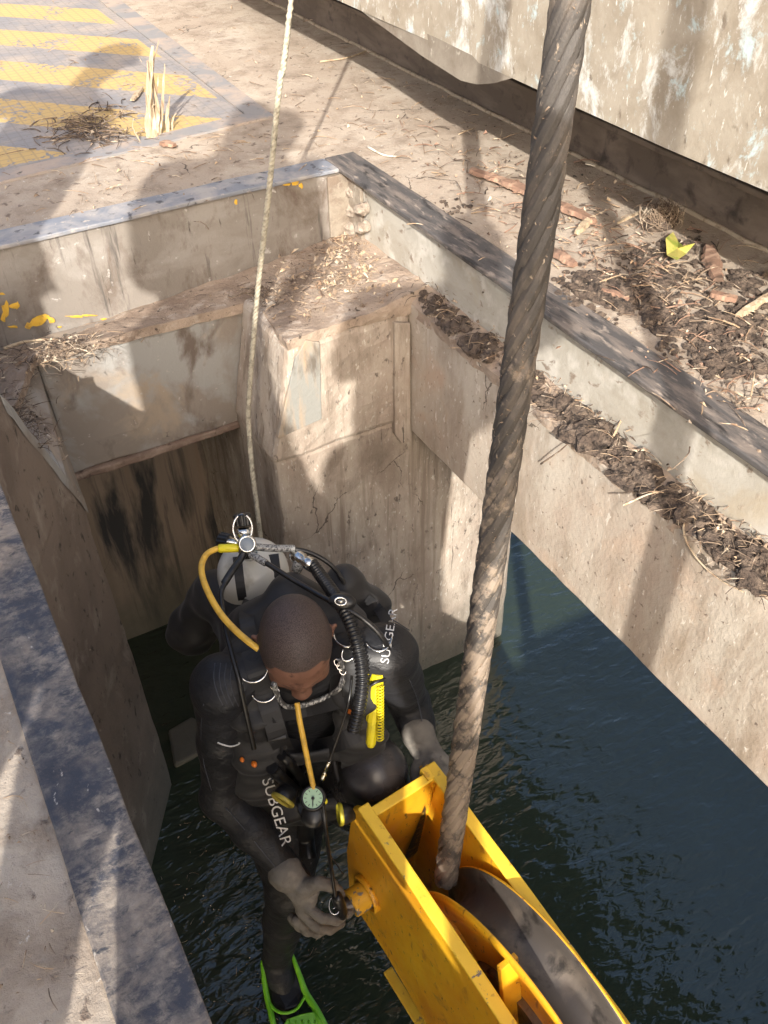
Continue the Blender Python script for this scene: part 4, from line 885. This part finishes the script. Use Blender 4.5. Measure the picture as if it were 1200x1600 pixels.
# chrome snap hooks beside the neck
for px, py in ((427,1072),(531,1042)):
    c = S(px, py, .010); a = MB(); u_ = nrm(R @ np.array([.5,.8,0])); w_ = nrm(R @ np.array([.8,-.5,0]))
    for k in range(3): a.tube([c + u_*(.011*(k-1)+.008*math.sin(t)) + w_*.006*math.cos(t) for t in np.linspace(0, 2*math.pi, 13)], .0018, n=6, cap=False)
    a.build('snap_hook', M['chrome'], diver)
# braided lanyard under the chin
hose('neck_lanyard', mat('braided_cord', (.10,.10,.10), [((.5,.5,.48), (160,160,60), .52, .56, 1)], .6), [(428,1068),(436,1092,.012),(448,1104,.016),(470,1103,.02),(492,1096,.02),(514,1087,.02),(531,1074,.016),(537,1050,.012),(531,1030,.012)], .0058)
hose('yellow_hose', M['yhose'], [(464,1098,1.975),(468,1125,1.98),(474,1155,1.995),(481,1190,2.02),(490,1232,2.055)], .0062)
# gauge console
gc = at(489,1247,2.05); gax = -ray(489,1247); gu = nrm(R @ np.array([1,0,0])); gu = nrm(gu - gax*(gu@gax)); gv = np.cross(gax, gu)
gz = empty('gauge_console', gc, None, None); gz.parent = diver; gz.location = tuple(gc - origin_of(diver))
a = MB(); a.lathe(gc - gax*.03, gax, [(0,0),(.026,0),(.029,.01),(.0285,.026),(.026,.032),(.022,.033),(.0215,.0305)], n=32); a.ball(gc - gax*.022 - gv*.035, (.026,.030,.012), ax=[gu,gv,gax]); a.build('housing', M['rubber'], gz)
a = MB(); a.lathe(gc, gax, [(0,.0008),(.0212,.0008)], n=32); a.build('dial', M['dial'], gz)
a = MB(); a.obox(gc + gax*.0022 - gv*.006, gu, gv, gax, (.0011,.0095,.0004)); a.lathe(gc, gax, [(0,.0028),(.0035,.0028),(.0035,.001)], n=12)
for k in range(12):
    if k == 3: continue
    an = math.radians(k*30); d_ = gu*math.cos(an)+gv*math.sin(an); a.obox(gc + gax*.0016 + d_*.0165, d_, np.cross(gax, d_), gax, (.0025,.0006,.0004))
a.build('needle', M['rubber'], gz)
hose('black_hose', M['rubber'], [(505,1256,2.05),(508,1285,2.07),(512,1320,2.12),(518,1360,2.19),(524,1400,2.24)], .0042)
hose('thin_cord', M['webbing'], [(514,1332,2.14),(524,1348,2.2),(536,1366,2.27)], .0015)
# second stages with yellow rims
def disc(px, py, t, ux, uy, r1, r2, name, m_rim, m_face):
    c = at(px, py, t); u = nrm(R @ np.array([ux, uy, 0])); n_ = nrm(np.cross(u, -ray(px, py))*.97 - ray(px, py)*.16); a = MB()
    a.lathe(c, n_, [(0,-.03),(r1*.7,-.028),(r1,-.008),(r1,.0)], n=28); o = a.build(name, m_face, diver)
    a = MB(); a.lathe(c, n_, [(r1,-.001),(r1*1.06,.0),(r1*1.06,.006),(r1*.9,.009),(r1*.88,.006),(0,.006)], n=28); a.build('rim', m_rim, o)
disc(443,1248,2.10, .85,.52, .027, 0, 'regulator', mat('olive_rim', (.38,.31,.05), [], .4), M['rubber'])
disc(534,1272,2.14, .12,1, .024, 0, 'regulator', mat('olive_rim', (.55,.48,.04), [], .4), M['rubber'])
a = MB(); a.ball(at(507,1251,2.06), (.006,.009,.006)); a.build('toggle', M['yplast'], diver)
# hose fittings and folds on the belly
for pts, r in [([(440,1180),(455,1195),(470,1215),(480,1232)],.012), ([(425,1200),(440,1215),(458,1232)],.014), ([(455,1225,.03),(468,1210,.03),(478,1196,.02)],.009), ([(480,1262,.02),(478,1300,.02),(482,1340,.02)],.022)]:
    hose('black_hose', M['rubber'], pts, r)
for px, py in ((378,1187),(397,1194),(546,1112)):
    c = S(px, py, .006); a = MB(); a.ball(c, (.0065,.0085,.006) if px == 397 else (.0048,.0065,.005)); a.build('toggle', M['orange'], diver)
# yellow octopus holder with coiled lanyard
ya = at(590,1052,2.0); yb_ = at(579,1166,2.08)
yo = seg(M['yplast'], at(589,1062,1.995), yb_, [(0,-.1),(.014,-.1),(.016,.05),(.011,.10),(.0135,.18),(.0155,.50),(.0165,.60),(.012,.62),(.0115,.95),(.008,1),(0,1)], 'yellow_torch', n=10, smooth=False)
a = MB()
for dx, dy in ((-13,-6),(0,-9),(13,-4)): a.ball(at(590+dx, 1056+dy, 1.99), (.011,.008,.007))
a.build('flange', M['yplast'], yo)
P = []; p0, p1 = at(594,1072,1.975), at(594,1158,2.055); t_ = nrm(p1-p0); u = nrm(np.cross(t_, ray(594,1100))); w = np.cross(t_, u)
for i in range(19*12): P.append(p0 + (p1-p0)*i/(19*12) + (u*math.cos(i*2*math.pi/12) + w*math.sin(i*2*math.pi/12))*.0075)
a = MB(); a.tube(P, .0016, n=5); a.build('coiled_lanyard', M['yplast'], diver, merge=False)
hose('black_hose', M['rubber'], [(576,1073,1.98),(588,1066,1.975),(601,1062,1.985)], .004)
# sleeve marks
def line(pts, r, m, name='print_line'):
    P = smooth_path([S(x, y, .0006) for x, y in pts], 6); a = MB(); a.tube(P, r, n=5); a.build(name, m, diver)
line([(340,1160),(350,1164),(362,1166),(372,1163),(374,1160)], .0022, M['print'])
for k in range(4): line([(336+9*k,1036),(334+8.5*k,1060),(340+8*k,1084),(349+8*k,1104)], .0013, mat('seam_print', (.06,.065,.08), [], .5))
line([(352,1262),(372,1284),(400,1318),(428,1352),(452,1378)], .0013, M['suit_grey'], 'seam')
line([(640,1062),(652,1092),(660,1130),(662,1150)], .0014, M['suit_grey'], 'seam')
line([(318,1100),(314,1140),(318,1190),(330,1235)], .0010, M['suit_grey'], 'seam')
line([(585,960),(612,968),(640,985)], .0012, M['suit_grey'], 'seam')
line([(420,1160+60),(440,1213),(456,1236),(468,1270),(478,1310),(486,1350)], .0025, M['suit_grey'])
# lettering on the suit
def letters(s, px, py, dx, dy, size, width, name):
    cu_ = bpy.data.curves.new('t', 'FONT'); cu_.body = s; cu_.size = 1; cu_.resolution_u = 3; o = bpy.data.objects.new('t', cu_); COL.objects.link(o)
    bpy.context.view_layer.update(); me = bpy.data.meshes.new_from_object(o.evaluated_get(bpy.context.evaluated_depsgraph_get())); bpy.data.objects.remove(o)
    bm = bmesh.new(); bm.from_mesh(me); bmesh.ops.triangulate(bm, faces=bm.faces)
    xs = [v.co.x for v in bm.verts]; x1 = max(xs); d = np.array([dx, dy])/math.hypot(dx, dy); up = np.array([d[1], -d[0]])
    tA = np.linalg.norm(S(px, py)); tB = np.linalg.norm(S(px + d[0]*width, py + d[1]*width)); off = origin_of(diver)
    for v in bm.verts:
        f = v.co.x/x1; p_ = np.array([px, py]) + d*width*f + up*size*v.co.y; tl = tA + (tB-tA)*f
        ts = np.linalg.norm(S(p_[0], p_[1])); p3 = at(p_[0], p_[1], min(ts, tl + .03) - .0022) - off; v.co = Vector(tuple(p3))
    bm.to_mesh(me); bm.free(); me.materials.clear(); me.materials.append(M['print']); ob = bpy.data.objects.new(name, me); COL.objects.link(ob); ob.parent = diver
letters('SUBGEAR', 409, 1218, .30, 1.0, 25, 110, 'lettering')
letters('SUBGEAR', 607, 1038, .16, -1.0, 19, 88, 'lettering')
# pull tool and wire ring in the right hand
a = MB(); P = [at(523+9*math.cos(t), 1415+14*math.sin(t), 2.285) for t in np.linspace(0, 2*math.pi, 21)]; a.tube(P, .0014, n=5, cap=False); a.tube([at(520,1400,2.28), at(528,1414,2.29), at(521,1420,2.28)], .0013, n=5); a.build('wire_ring', M['chrome'], diver)
seg(M['rubber'], at(526,1398,2.26), at(536,1432,2.32), [(0,0),(.010,0),(.014,.2),(.014,.8),(.010,1),(0,1)], 'shackle')
for gx, gy, gt in ((452,1384,2.262),):
    pass
# green swim fin on the right foot
FZ = WZ + .045
fin = empty('swim_fin', hz(455,1560,FZ), None, None); fin.parent = diver; fin.location = tuple(hz(455,1560,FZ) - origin_of(diver))
def zt(px, py, dz=0): return hz(px, py, FZ+dz)
def rail(pts, r, m, name='rail'):
    P = smooth_path([zt(*p) for p in pts], 6); a = MB(); a.tube(P, r, n=8); return a.build(name, m, fin)
rail([(411,1500,.05),(413,1530,.03),(418,1562,.01),(427,1600,0),(432,1650,-.03)], .0085, M['fin'])
rail([(446,1470,.07),(456,1492,.05),(468,1524,.03),(478,1552,.01),(494,1578,0),(512,1612,-.02),(530,1650,-.04)], [.004+.007*min(1, i/20) for i in range(37)], M['fin'])
rail([(418,1562,.01),(430,1578,.012),(446,1583,.014),(464,1576,.014),(478,1554,.012)], .0045, M['fin'])
a = MB(); P = [zt(*p) for p in ((441,1606,.008),(448,1592,.012),(470,1584,.014),(490,1580,.012),(500,1592,.008),(530,1680,-.04),(445,1690,-.04))]; a.prism(P, (0,0,-.012)); a.build('blade', M['fin'], fin, bevel=.003)
for k in range(5):
    rail([(452+10*k,1594,.014),(458+11*k,1640,-.0)], .0028, M['fin'], 'rib')
a = MB(); P = [zt(*p) for p in ((416,1520,.03),(424,1568,.008),(446,1578,.010),(466,1572,.010),(474,1548,.01),(462,1515,.03))]; a.prism(P, (0,0,-.03)); a.build('foot_pocket', M['rubber'], fin, bevel=.006)

# ------------------------------------------------------------------ people on deck behind and beside the camera (their shadows fall into the pit)
def bystander(base, pelvis, chest, head, face, hips, feet, shoulders, elbows, hands, top, legs, label, hat=False):
    e = empty('person', base, label, 'person'); v = Vol(); pelvis, chest, head = map(np.array, (pelvis, chest, head)); f = nrm(face)
    sd_ = nrm(np.cross(Z3, f)); u = np.cross(f, sd_); ax_ = [sd_, f, u]
    up = nrm(chest-pelvis); fr = nrm(np.cross(sd_, up)); tb = [sd_, fr, up]
    v.ell(chest, (.175,.115,.19), tb, .05, 0); v.ell((chest+pelvis)/2, (.15,.11,.2), tb, .06, 0); v.ell(pelvis, (.165,.13,.13), tb, .05, 1)
    v.cap(chest+up*.12, head-u*.07, .062, .055, .03, 2)
    v.ell(head+u*.02, (.075,.095,.085), ax_, .02, 3); v.ell(head-u*.02+f*.02, (.065,.072,.095), ax_, .02, 2); v.cap(head+f*.088, head+f*.105-u*.03, .010,.013,.01,2); v.ell(head-u*.085+f*.05,(.03,.03,.025),ax_,.02,2)
    for i in (0,1):
        v.cap(chest+up*.10, np.array(shoulders[i]), .07, .068, .04, 0); v.cap(np.array(shoulders[i]), np.array(elbows[i]), .062, .048, .03, 0)
        h_ = np.array(hands[i]); el = np.array(elbows[i]); v.cap(el, h_, .045, .030, .02, 2); d = nrm(h_-el); s_ = nrm(np.cross(d, [.3,.2,.9]))
        v.cap(h_, h_+d*.07, .032, .030, .015, 2)
        for k in range(4): v.cap(h_+d*.07+s_*(k-1.5)*.017, h_+d*(.135-.008*abs(k-1.4))+s_*(k-1.5)*.021, .010, .008, .004, 2)
        v.cap(h_+d*.01-s_*.03, h_+d*.06-s_*.055, .012, .010, .006, 2)
        ft = np.array(feet[i]); kn = (np.array(hips[i])+ft)/2 + f*[.03,.03,0]; v.cap(np.array(hips[i]), kn, .095, .068, .04, 1); v.cap(kn, ft+(0,0,.09), .064, .045, .03, 1)
        ff = nrm((f[0], f[1], 0)); v.cap(ft+(0,0,.05), ft+ff*.16+(0,0,.035), .045, .035, .02, 4)
    o, _ = vol_object(v, .011, 'body', [top, legs, M['skin'], M['hair'], M['rubber']], e, warp=clothwarp(.006, 40))
    if hat:
        a = MB(); a.lathe(head+u*.035, u, [(.125,-.012),(.128,-.006),(.108,.0),(.104,.04),(.085,.08),(.05,.105),(0,.112)], n=28); a.build('safety_helmet', M['helmet'], e)
    return e
# photographer, leaning out over the pit with a phone
bystander((-.42,-.5,-1), (-.31,-.46,-.24), (-.12,-.41,.12), (.04,-.33,.36), (.45,.75,-.5), ((-.38,-.40,-.27),(-.25,-.52,-.27)), ((-.43,-.26,-1),(-.37,-.98,-1)),
          ((-.19,-.22,.20),(.10,-.46,.20)), ((-.20,-.10,-.02),(.12,-.26,.0)), ((-.075,-.075,.0),(.055,-.11,.02)), M['cloth_blue'], M['cloth_grey'], 'man in a blue overall leaning over the pit to photograph the diver')
# man beside him
bystander((-.45,.35,-1), (-.43,.33,-.12), (-.34,.36,.24), (-.20,.37,.56), (.6,.75,-.35), ((-.50,.38,-.15),(-.36,.24,-.15)), ((-.58,.36,-1),(-.20,.03,-1)),
          ((-.46,.42,.36),(-.19,.24,.34)), ((-.54,.42,.10),(-.10,.30,.12)), ((-.42,.52,-.02),(-.02,.45,.22)), M['cloth_grey'], M['cloth_blue'], 'man in a grey shirt standing at the left edge of the pit')
bystander((-.66,1.12,-1), (-.66,1.09,-.02), (-.64,1.09,.38), (-.60,1.12,.72), (.85,.5,-.4), ((-.73,1.17,-.08),(-.61,1.00,-.08)), ((-.78,1.24,-1),(-.64,.94,-1)),
          ((-.78,1.25,.48),(-.59,.95,.48)), ((-.88,1.38,.20),(-.58,.90,.20)), ((-.80,1.42,-.06),(-.55,.92,-.08)), M['vis'], M['cloth_blue'], 'man in an orange vest and white helmet standing by the striped hatch', hat=True)
bystander((-.57,.05,-1), (-.57,.03,.10), (-.54,.06,.48), (-.48,.08,.84), (.6,.8,-.3), ((-.63,.06,.05),(-.51,-.03,.05)), ((-.64,.04,-1),(-.50,-.08,-1)),
          ((-.66,.13,.60),(-.40,-.02,.60)), ((-.68,.14,.32),(-.32,-.04,.32)), ((-.60,.22,.12),(-.30,.06,.12)), M['cloth_blue'], M['cloth_grey'], 'tall bareheaded man in blue standing behind the man in the grey shirt')

# ------------------------------------------------------------------ litter washed on to the deck and ledge
def zdeck(x, y): return -1.006
def zledge(x, y):
    if x > 1.05 and y < 1.9: return -1.215 + (x-1.135)*.5
    return -1.207 - max(0, (1.1-x))*.065
def twig(a, p, L_, r, tilt=.15, curl=.3, ang=None):
    an = rng.uniform(0, 2*math.pi) if ang is None else ang; d = np.array([math.cos(an), math.sin(an), rng.normal(0, tilt)]); s_ = np.array([-math.sin(an), math.cos(an), 0])
    c = rng.normal(0, curl); pts = [p + d*L_*t + s_*L_*c*t*t + np.array([0,0,abs(math.sin(t*3))*L_*.08]) for t in (0,.33,.66,1)]
    a.tube(pts, [r, r*.9, r*.75, r*.4], n=4, cap=False, smooth=False)
def chip(a, p, L_, w):
    an = rng.uniform(0, 2*math.pi); d = np.array([math.cos(an), math.sin(an), rng.normal(0, .35)])*L_; s_ = np.array([-math.sin(an), math.cos(an), rng.normal(0, .4)])*w; up = np.array([0,0,rng.uniform(.1,.5)*w+.0006])
    a.add([p-d*.5, p-d*.1+s_*.5+up, p+d*.5, p+d*.1-s_*.5+up, p+up*2.2], [(0,1,4),(1,2,4),(2,3,4),(3,0,4)])
def scatter(name, label, cat, mats, ctr, n, chips=.4, tw=(.01,.045), r=(.0004,.0014), cw=(.006,.02), pile=.02, zf=None, along=None):
    a = MB()
    for i in range(n):
        c = ctr[rng.integers(len(ctr))]; px, py, sx, sy, rot = c
        u, v = rng.normal(0, .5), rng.normal(0, .5); x = px + u*sx*math.cos(rot) - v*sy*math.sin(rot); y = py + u*sx*math.sin(rot) + v*sy*math.cos(rot)
        p = hz(x, y, -1.006 if zf is zdeck else -1.21); z = zf(p[0], p[1]); p = p*1.0; p[2] = z + .001 + rng.uniform(0, pile)*math.exp(-(u*u+v*v)*1.5)
        if zf is zledge and (p[0] > 1.195 or p[1] > 2.345 or (p[0] < 1.128 and p[1] < 1.885) or (p[0] < .78 and p[1] < 2.18)): continue
        mi = int(rng.integers(len(mats))); k0 = len(a.f)
        if rng.random() < chips: chip(a, p, rng.uniform(*cw), rng.uniform(.3,.6)*rng.uniform(*cw))
        else: twig(a, p, rng.uniform(*tw), rng.uniform(*r))
        for k in range(k0, len(a.f)): a.mi[k] = mi
    return a.build(name, [M[m_] for m_ in mats], label=label, cat=cat, kind='stuff', merge=False)
def soil(name, label, spots, zf, m='soil', amp=.5):
    from mathutils import noise
    a = MB()
    for px, py, w, h, ht in spots:
        c = hz(px, py, -1.006 if zf is zdeck else -1.21); m_ = max(8, int(w*h/(36 if zf is zledge else 60)))
        for k in range(m_):
            u, v = rng.normal(0,.35), rng.normal(0,.35); q_ = hz(px+u*w, py+v*h, c[2]); z = zf(q_[0], q_[1])
            if zf is zledge and (q_[0] < 1.137 and q_[1] < 1.892): continue
            if zf is zledge and q_[0] > 1.185: continue
            r_ = (rng.uniform(.15,1)**1.6)*ht*math.exp(-(u*u+v*v)) + .002
            n0 = len(a.v); a.ball((q_[0], q_[1], z+r_*.15), (r_*rng.uniform(.7,2.4), r_*rng.uniform(.7,2.4), r_*rng.uniform(.45,.9)), seg=11, rings=8, ax=(lambda t: [[math.cos(t),math.sin(t),0],[-math.sin(t),math.cos(t),0],[0,0,1]])(rng.uniform(0,6.3)))
            for i in range(n0, len(a.v)):
                V = Vector(a.v[i]); d = noise.noise_vector(V*55)*r_*amp*1.1 + noise.noise_vector(V*150)*r_*amp*.9 + noise.noise_vector(V*420)*r_*amp*.5; a.v[i] = tuple(V + d)
    for i in range(len(a.sm)): a.sm[i] = False
    return a.build(name, M[m], label=label, cat='soil', kind='stuff', merge=False)
scatter('dry_litter', 'pale dry chips and leaves heaped in the inner corner of the ledge', 'litter', ['chips','twig'], [(530,420,90,60,.0),(500,450,130,50,-.2),(580,440,90,60,.6),(548,390,50,40,0)], 900, .6, zf=zledge, pile=.018, cw=(.008,.03))
scatter('twig_litter', 'dark twigs along the foot of the grey coaming web', 'litter', ['twig','soil','twig'], [(430,448,110,26,-.25),(385,462,60,16,-.2)], 420, .15, zf=zledge, pile=.02)
scatter('twig_litter', 'heap of twigs at the left end of the ledge under the yellow paint flakes', 'litter', ['twig','soil','chips'], [(95,538,90,26,-.2),(60,548,90,30,-.2)], 420, .15, zf=lambda x, y: -1.235, pile=.03)
scatter('twig_litter', 'dark twigs on the sloping cap at the left edge', 'litter', ['twig','soil'], [(10,625,50,50,.8),(0,655,30,40,.8),(45,640,50,14,.9)], 320, .1, zf=lambda x, y: -1.245, pile=.03)
scatter('twig_litter', 'twigs and straw in the soil along the right hand ledge', 'litter', ['twig','soil','chips','twig'], [(690,490,130,50,.75),(760,545,120,50,.75),(860,615,140,50,.75),(950,690,160,60,.75),(1040,765,140,50,.75),(1130,840,140,50,.75),(1190,890,80,50,.75)], 1500, .25, zf=zledge, pile=.035, tw=(.012,.06))
soil('ledge_soil', 'dark soil lying in clods along the right hand ledge', [(680,480,60,30,.012),(720,505,70,40,.018),(765,545,60,50,.02),(850,600,60,40,.016),(905,640,90,60,.022),(940,680,80,60,.024),(985,700,60,50,.018),(1000,735,80,50,.018),(1050,775,80,50,.02),(1085,800,70,40,.018),(1150,850,90,50,.02),(1190,885,70,50,.022),(1180,850,60,40,.022)], zledge)
scatter('twig_litter', 'tangle of dark twigs on the striped hatch', 'litter', ['twig','soil'], [(125,210,70,26,-.1),(150,190,60,20,-.3),(165,218,60,12,0)], 330, .2, zf=zdeck, pile=.03, tw=(.02,.09), r=(.0008,.0024))
scatter('twig_litter', 'scattered straw and twigs over the far deck', 'litter', ['twig','chips'], [(560,120,500,200,.4),(650,220,300,120,.6),(100,300,400,60,-.2),(300,250,300,60,-.2),(150,100,350,200,0),(520,60,300,100,0)], 420, .35, zf=zdeck, pile=.003, tw=(.02,.08), r=(.0006,.0018))
scatter('twig_litter', 'twigs and bark scraps over the deck strip below the bulwark', 'litter', ['twig','chips','soil','bark'], [(1000,380,260,120,.6),(1080,470,260,120,.6),(900,330,200,80,.6),(1130,580,180,90,.6),(980,440,200,60,.6),(760,280,160,60,.6)], 1100, .45, zf=zdeck, pile=.012, tw=(.015,.08), r=(.0006,.002))
scatter('straw_litter', 'bits of straw on the tan deck at the lower left', 'litter', ['twig','chips'], [(40,1250,120,300,.3),(20,1200,60,200,0),(70,1500,90,200,0)], 60, .5, zf=zdeck, pile=.002, tw=(.008,.03), r=(.0003,.0009), cw=(.003,.008))
soil('deck_soil', 'dark soil and rotten bark strewn over the deck strip', [(925,445,110,30,.012),(990,470,120,40,.014),(950,455,90,24,.016),(1040,500,60,30,.012),(1090,520,90,40,.016),(1150,500,110,60,.014),(1010,400,80,30,.01),(1055,430,60,40,.01),(1125,572,60,24,.02),(1170,575,40,24,.014),(1080,300+85,30,40,.008),(1160,440,70,30,.012),(880,470,50,14,.008),(1000,440,200,60,.006),(1120,540,160,40,.006)], zdeck)
soil('damp_patch', 'damp dark patch on the deck beside the far end of the coaming', [(725,325,50,20,.004),(700,322,30,16,.003)], zdeck)
# root clump
a = MB(); c = hz(1030,352,-1.006) + np.array([0,0,.02])
for i in range(420):
    d = nrm(rng.normal(0,1,3)); d[2] = abs(d[2])*.7; p = c + d*rng.uniform(.01,.045)*np.array([1.5,1,.8]); t = nrm(np.cross(d, rng.normal(0,1,3)))
    L_ = rng.uniform(.01,.05); a.tube([p, p+t*L_*.5+d*.004, p+t*L_-d*.004], [.0011,.0009,.0004], n=4, cap=False, smooth=False)
n0 = len(a.f); a.ball(c - (0,0,.01), (.055,.036,.028), seg=16, rings=10)
for k in range(n0, len(a.f)): a.mi[k] = 1
o = a.build('root_clump', [M['twig'], M['soil']], label='brown clump of matted roots on the deck above the yellow leaf', cat='root clump', merge=False)
def board(name, pts, w, th, m, label, cat, z0=-1.004, n=10, amp=.003, group=None):
    P = [hz(x, y, -1.0) for x, y in pts]; P = smooth_path([np.array([p[0], p[1], z0 + th/2 + (pt[2] if len(pt) > 2 else 0)]) for p, pt in zip(P, [(*q_, 0) for q_ in pts])], 6); vs = []; m_ = len(P)
    for i in range(m_):
        t = nrm(P[min(i+1, m_-1)]-P[max(i-1, 0)]); s_ = nrm(np.cross(t, Z3)); ww = w*(.55+.45*math.sin(math.pi*min(1, (i+.6)/m_*1.02)))*(1+rng.normal(0,.08))
        vs += [P[i]-s_*ww, P[i]-s_*ww*.6+Z3*th, P[i]+s_*ww*.7+Z3*th*.9, P[i]+s_*ww]
    a = MB(); a.add(vs, [(i*4+k, i*4+(k+1) % 4, (i+1)*4+(k+1) % 4, (i+1)*4+k) for i in range(m_-1) for k in range(4)] + [(3,2,1,0),(m_*4-4,m_*4-3,m_*4-2,m_*4-1)])
    o = a.build(name, m, label=label, cat=cat); roughen(o, .02, amp, 40, len(pts)); return o
board('driftwood', [(735,270),(790,288),(850,315),(905,338),(930,350)], .018, .012, M['bark'], 'long reddish driftwood piece lying behind the thick rope', 'driftwood')
board('driftwood', [(900,368),(915,352),(928,345)], .012, .012, M['wood'], 'short split wood end beside the long reddish driftwood', 'driftwood')
board('driftwood', [(1150,500),(1175,482),(1215,458)], .010, .012, M['wood'], 'pale stick at the right edge of the deck', 'driftwood')
board('wood_sliver', [(965,353),(985,343),(1008,332)], .005, .005, M['wood'], 'thin orange tan sliver leaning on the root clump', 'sliver', z0=-.996, amp=.001)
board('wood_sliver', [(915,255),(945,258),(977,252)], .008, .003, M['white'], 'white sliver lying under the bulwark', 'sliver', amp=.001)
board('bark_piece', [(1108,388),(1112,410),(1122,440)], .022, .010, M['bark'], 'brown bark piece standing out right of the yellow leaf', 'bark')
board('bark_piece', [(862,395),(880,405),(898,418)], .014, .012, M['bark'], 'reddish bark piece directly beside the thick rope', 'bark')
board('bark_piece', [(1110,462),(1130,466),(1150,470)], .016, .010, M['bark'], 'round reddish bark piece in the dark soil', 'bark')
board('bark_piece', [(940,455),(962,462),(982,470)], .008, .008, M['bark'], 'narrow bark piece left of the dark soil', 'bark')
board('bark_piece', [(252,229),(262,226),(274,230)], .016, .010, M['bark'], 'small pinkish bark chip near the foot of the reed stump', 'bark')
board('wood_sliver', [(207,160),(214,150),(222,140)], .012, .006, M['wood'], 'pale chip lying on the striped hatch', 'sliver', z0=-.998, amp=.001)
# yellow-green leaf
c = hz(1062,392,-1.0); a = MB()
lp = [(1042,398),(1040,372),(1052,362),(1060,378),(1068,384),(1086,380),(1072,396),(1058,406)]
P = [hz(x, y, -.985 + .012*math.sin(i*1.9)) for i, (x, y) in enumerate(lp)]; mid_ = sum(P)/len(P) - Z3*.006
a.add(P + [mid_] + [p - Z3*.0012 for p in P] + [mid_ - Z3*.0012], [(i, (i+1) % 8, 8) for i in range(8)] + [(9+(i+1) % 8, 9+i, 17) for i in range(8)] + [(i, 9+i, 9+(i+1) % 8, (i+1) % 8) for i in range(8)])
a.build('leaf', M['leaf'], label='crumpled yellow green leaf on the deck by the root clump', cat='leaf')
# reed stump standing in the hatch joint
rb = hz(240,214,-1.004); e = empty('reed_stump', rb, 'split pale reed stump standing upright at the edge of the striped hatch', 'reed')
for dx, top, r0 in [(rng.uniform(-9,9), (240+rng.uniform(-9,9), rng.uniform(85,165)), rng.uniform(.004,.009)) for _ in range(9)] + list(((0,(238,72),.015),(12,(258,100),.006),(-8,(230,95),.006),(30,(266,150),.007),(6,(247,64),.005),(38,(276,176),.004),(-26,(208,185),.003))):
    b0 = rb + np.array([.002*dx*.9, .0007*dx, 0]); tp = ray(*top); k = (b0[1]+rng.uniform(-.004,.01))/tp[1]; tpp = tp*k; m1 = b0*.5+tpp*.5 + rng.normal(0,.009,3)
    a = MB(); vs = []; 
    pth = smooth_path([b0 - Z3*.003, m1, tpp], 5); a.tube(pth, [r0*(1-.75*(i/(len(pth)-1))**1.5) for i in range(len(pth))], n=5, smooth=False); o = a.build('stalk', M['wood'], e); roughen(o, .03, .0025, 60, dx)
# longer loose twigs
def stick(pts, r, label, zf, m='wood', lift=.003):
    P = []
    for p_ in pts:
        q_ = hz(p_[0], p_[1], -1.0 if zf is zdeck else -1.2); P.append(np.array([q_[0], q_[1], zf(q_[0], q_[1]) + lift]) if len(p_) == 2 else np.array(hx(p_[0], p_[1], p_[2])))
    P = smooth_path(P, 6); a = MB(); a.tube(P, [r*(1-.6*i/len(P)) for i in range(len(P))], n=6); a.build('twig', M[m], label=label, cat='twig', loc=P[0])
stick([(1072,800),(1068,830,1.13),(1080,860,1.125),(1105,890,1.12),(1135,912,1.12),(1162,925,1.128)], .0028, 'long bent pale twig hanging over the edge of the right hand ledge', zledge)
stick([(845,725,1.12),(880,700,1.115),(905,670),(920,660)], .002, 'dark forked twig hanging over the tan wall', zledge, 'twig')
stick([(0,528),(30,518),(60,514),(86,513)], .005, 'pale stick along the foot of the web by the yellow paint flakes', lambda x, y: -1.235)
stick([(500,95),(545,88),(585,72),(606,56)], .004, 'thin curved twig near the curb at the top', zdeck)
stick([(575,228),(598,240),(620,243)], .004, 'short white twig on the open deck', zdeck, 'white')
stick([(975,782),(1010,778),(1028,779)], .0025, 'straight pale straw across the ledge soil', zledge, 'chips', .03)
stick([(955,700),(975,672),(1000,660)], .0025, 'curved straw rising from the ledge soil', zledge, 'chips', .03)

# bits floating on the dark water beside the diver, a tide line of slime on the column
a = MB()
for i in range(170):
    px, py = rng.uniform(250, 520), rng.uniform(1250, 1600); p = hz(px, py, WZ); p[2] = WZ + .003
    if rng.random() < .6: chip(a, p, rng.uniform(.003,.010), rng.uniform(.0015,.004))
    else: twig(a, p, rng.uniform(.006,.03), rng.uniform(.0003,.0008), 0)
a.build('floating_litter', M['chips'], label='small bits floating on the dark water beside the diver', cat='litter', kind='stuff', merge=False)
# weld beads on the block
def weld(p, q_, r, m, parent):
    n = int(np.linalg.norm(q_-p)/.006); P = [p + (q_-p)*i/n for i in range(n+1)]; a = MB(); a.tube(P, [r*(1+.28*math.sin(i*2.1)+rng.normal(0,.06)) for i in range(n+1)], n=7); a.build('weld_bead', m, parent)
for l_ in (-.088,.088): weld(blk(.033,.01,l_), blk(.033,.58,l_), .0042, M['yellow'], yb)
for k in range(3):
    for l_ in (-.108,): pass

a = MB(); P = [blk(.0345+.0, d, l) for d, l in ((.13,.072),(.16,.079),(.22,.084),(.36,.088),(.46,.088),(.50,.05),(.42,.042),(.34,.050),(.26,.060),(.20,.064))]
P = [p + A_*.002 for p in P]; a.add(P + [sum(P)/len(P) + A_*.001], [(i, (i+1) % len(P), len(P)) for i in range(len(P))])
a.build('grease_smear', mat('grease', (.05,.04,.025), [((.35,.2,.02), 60, .56, .60, 9)], .4), yb)
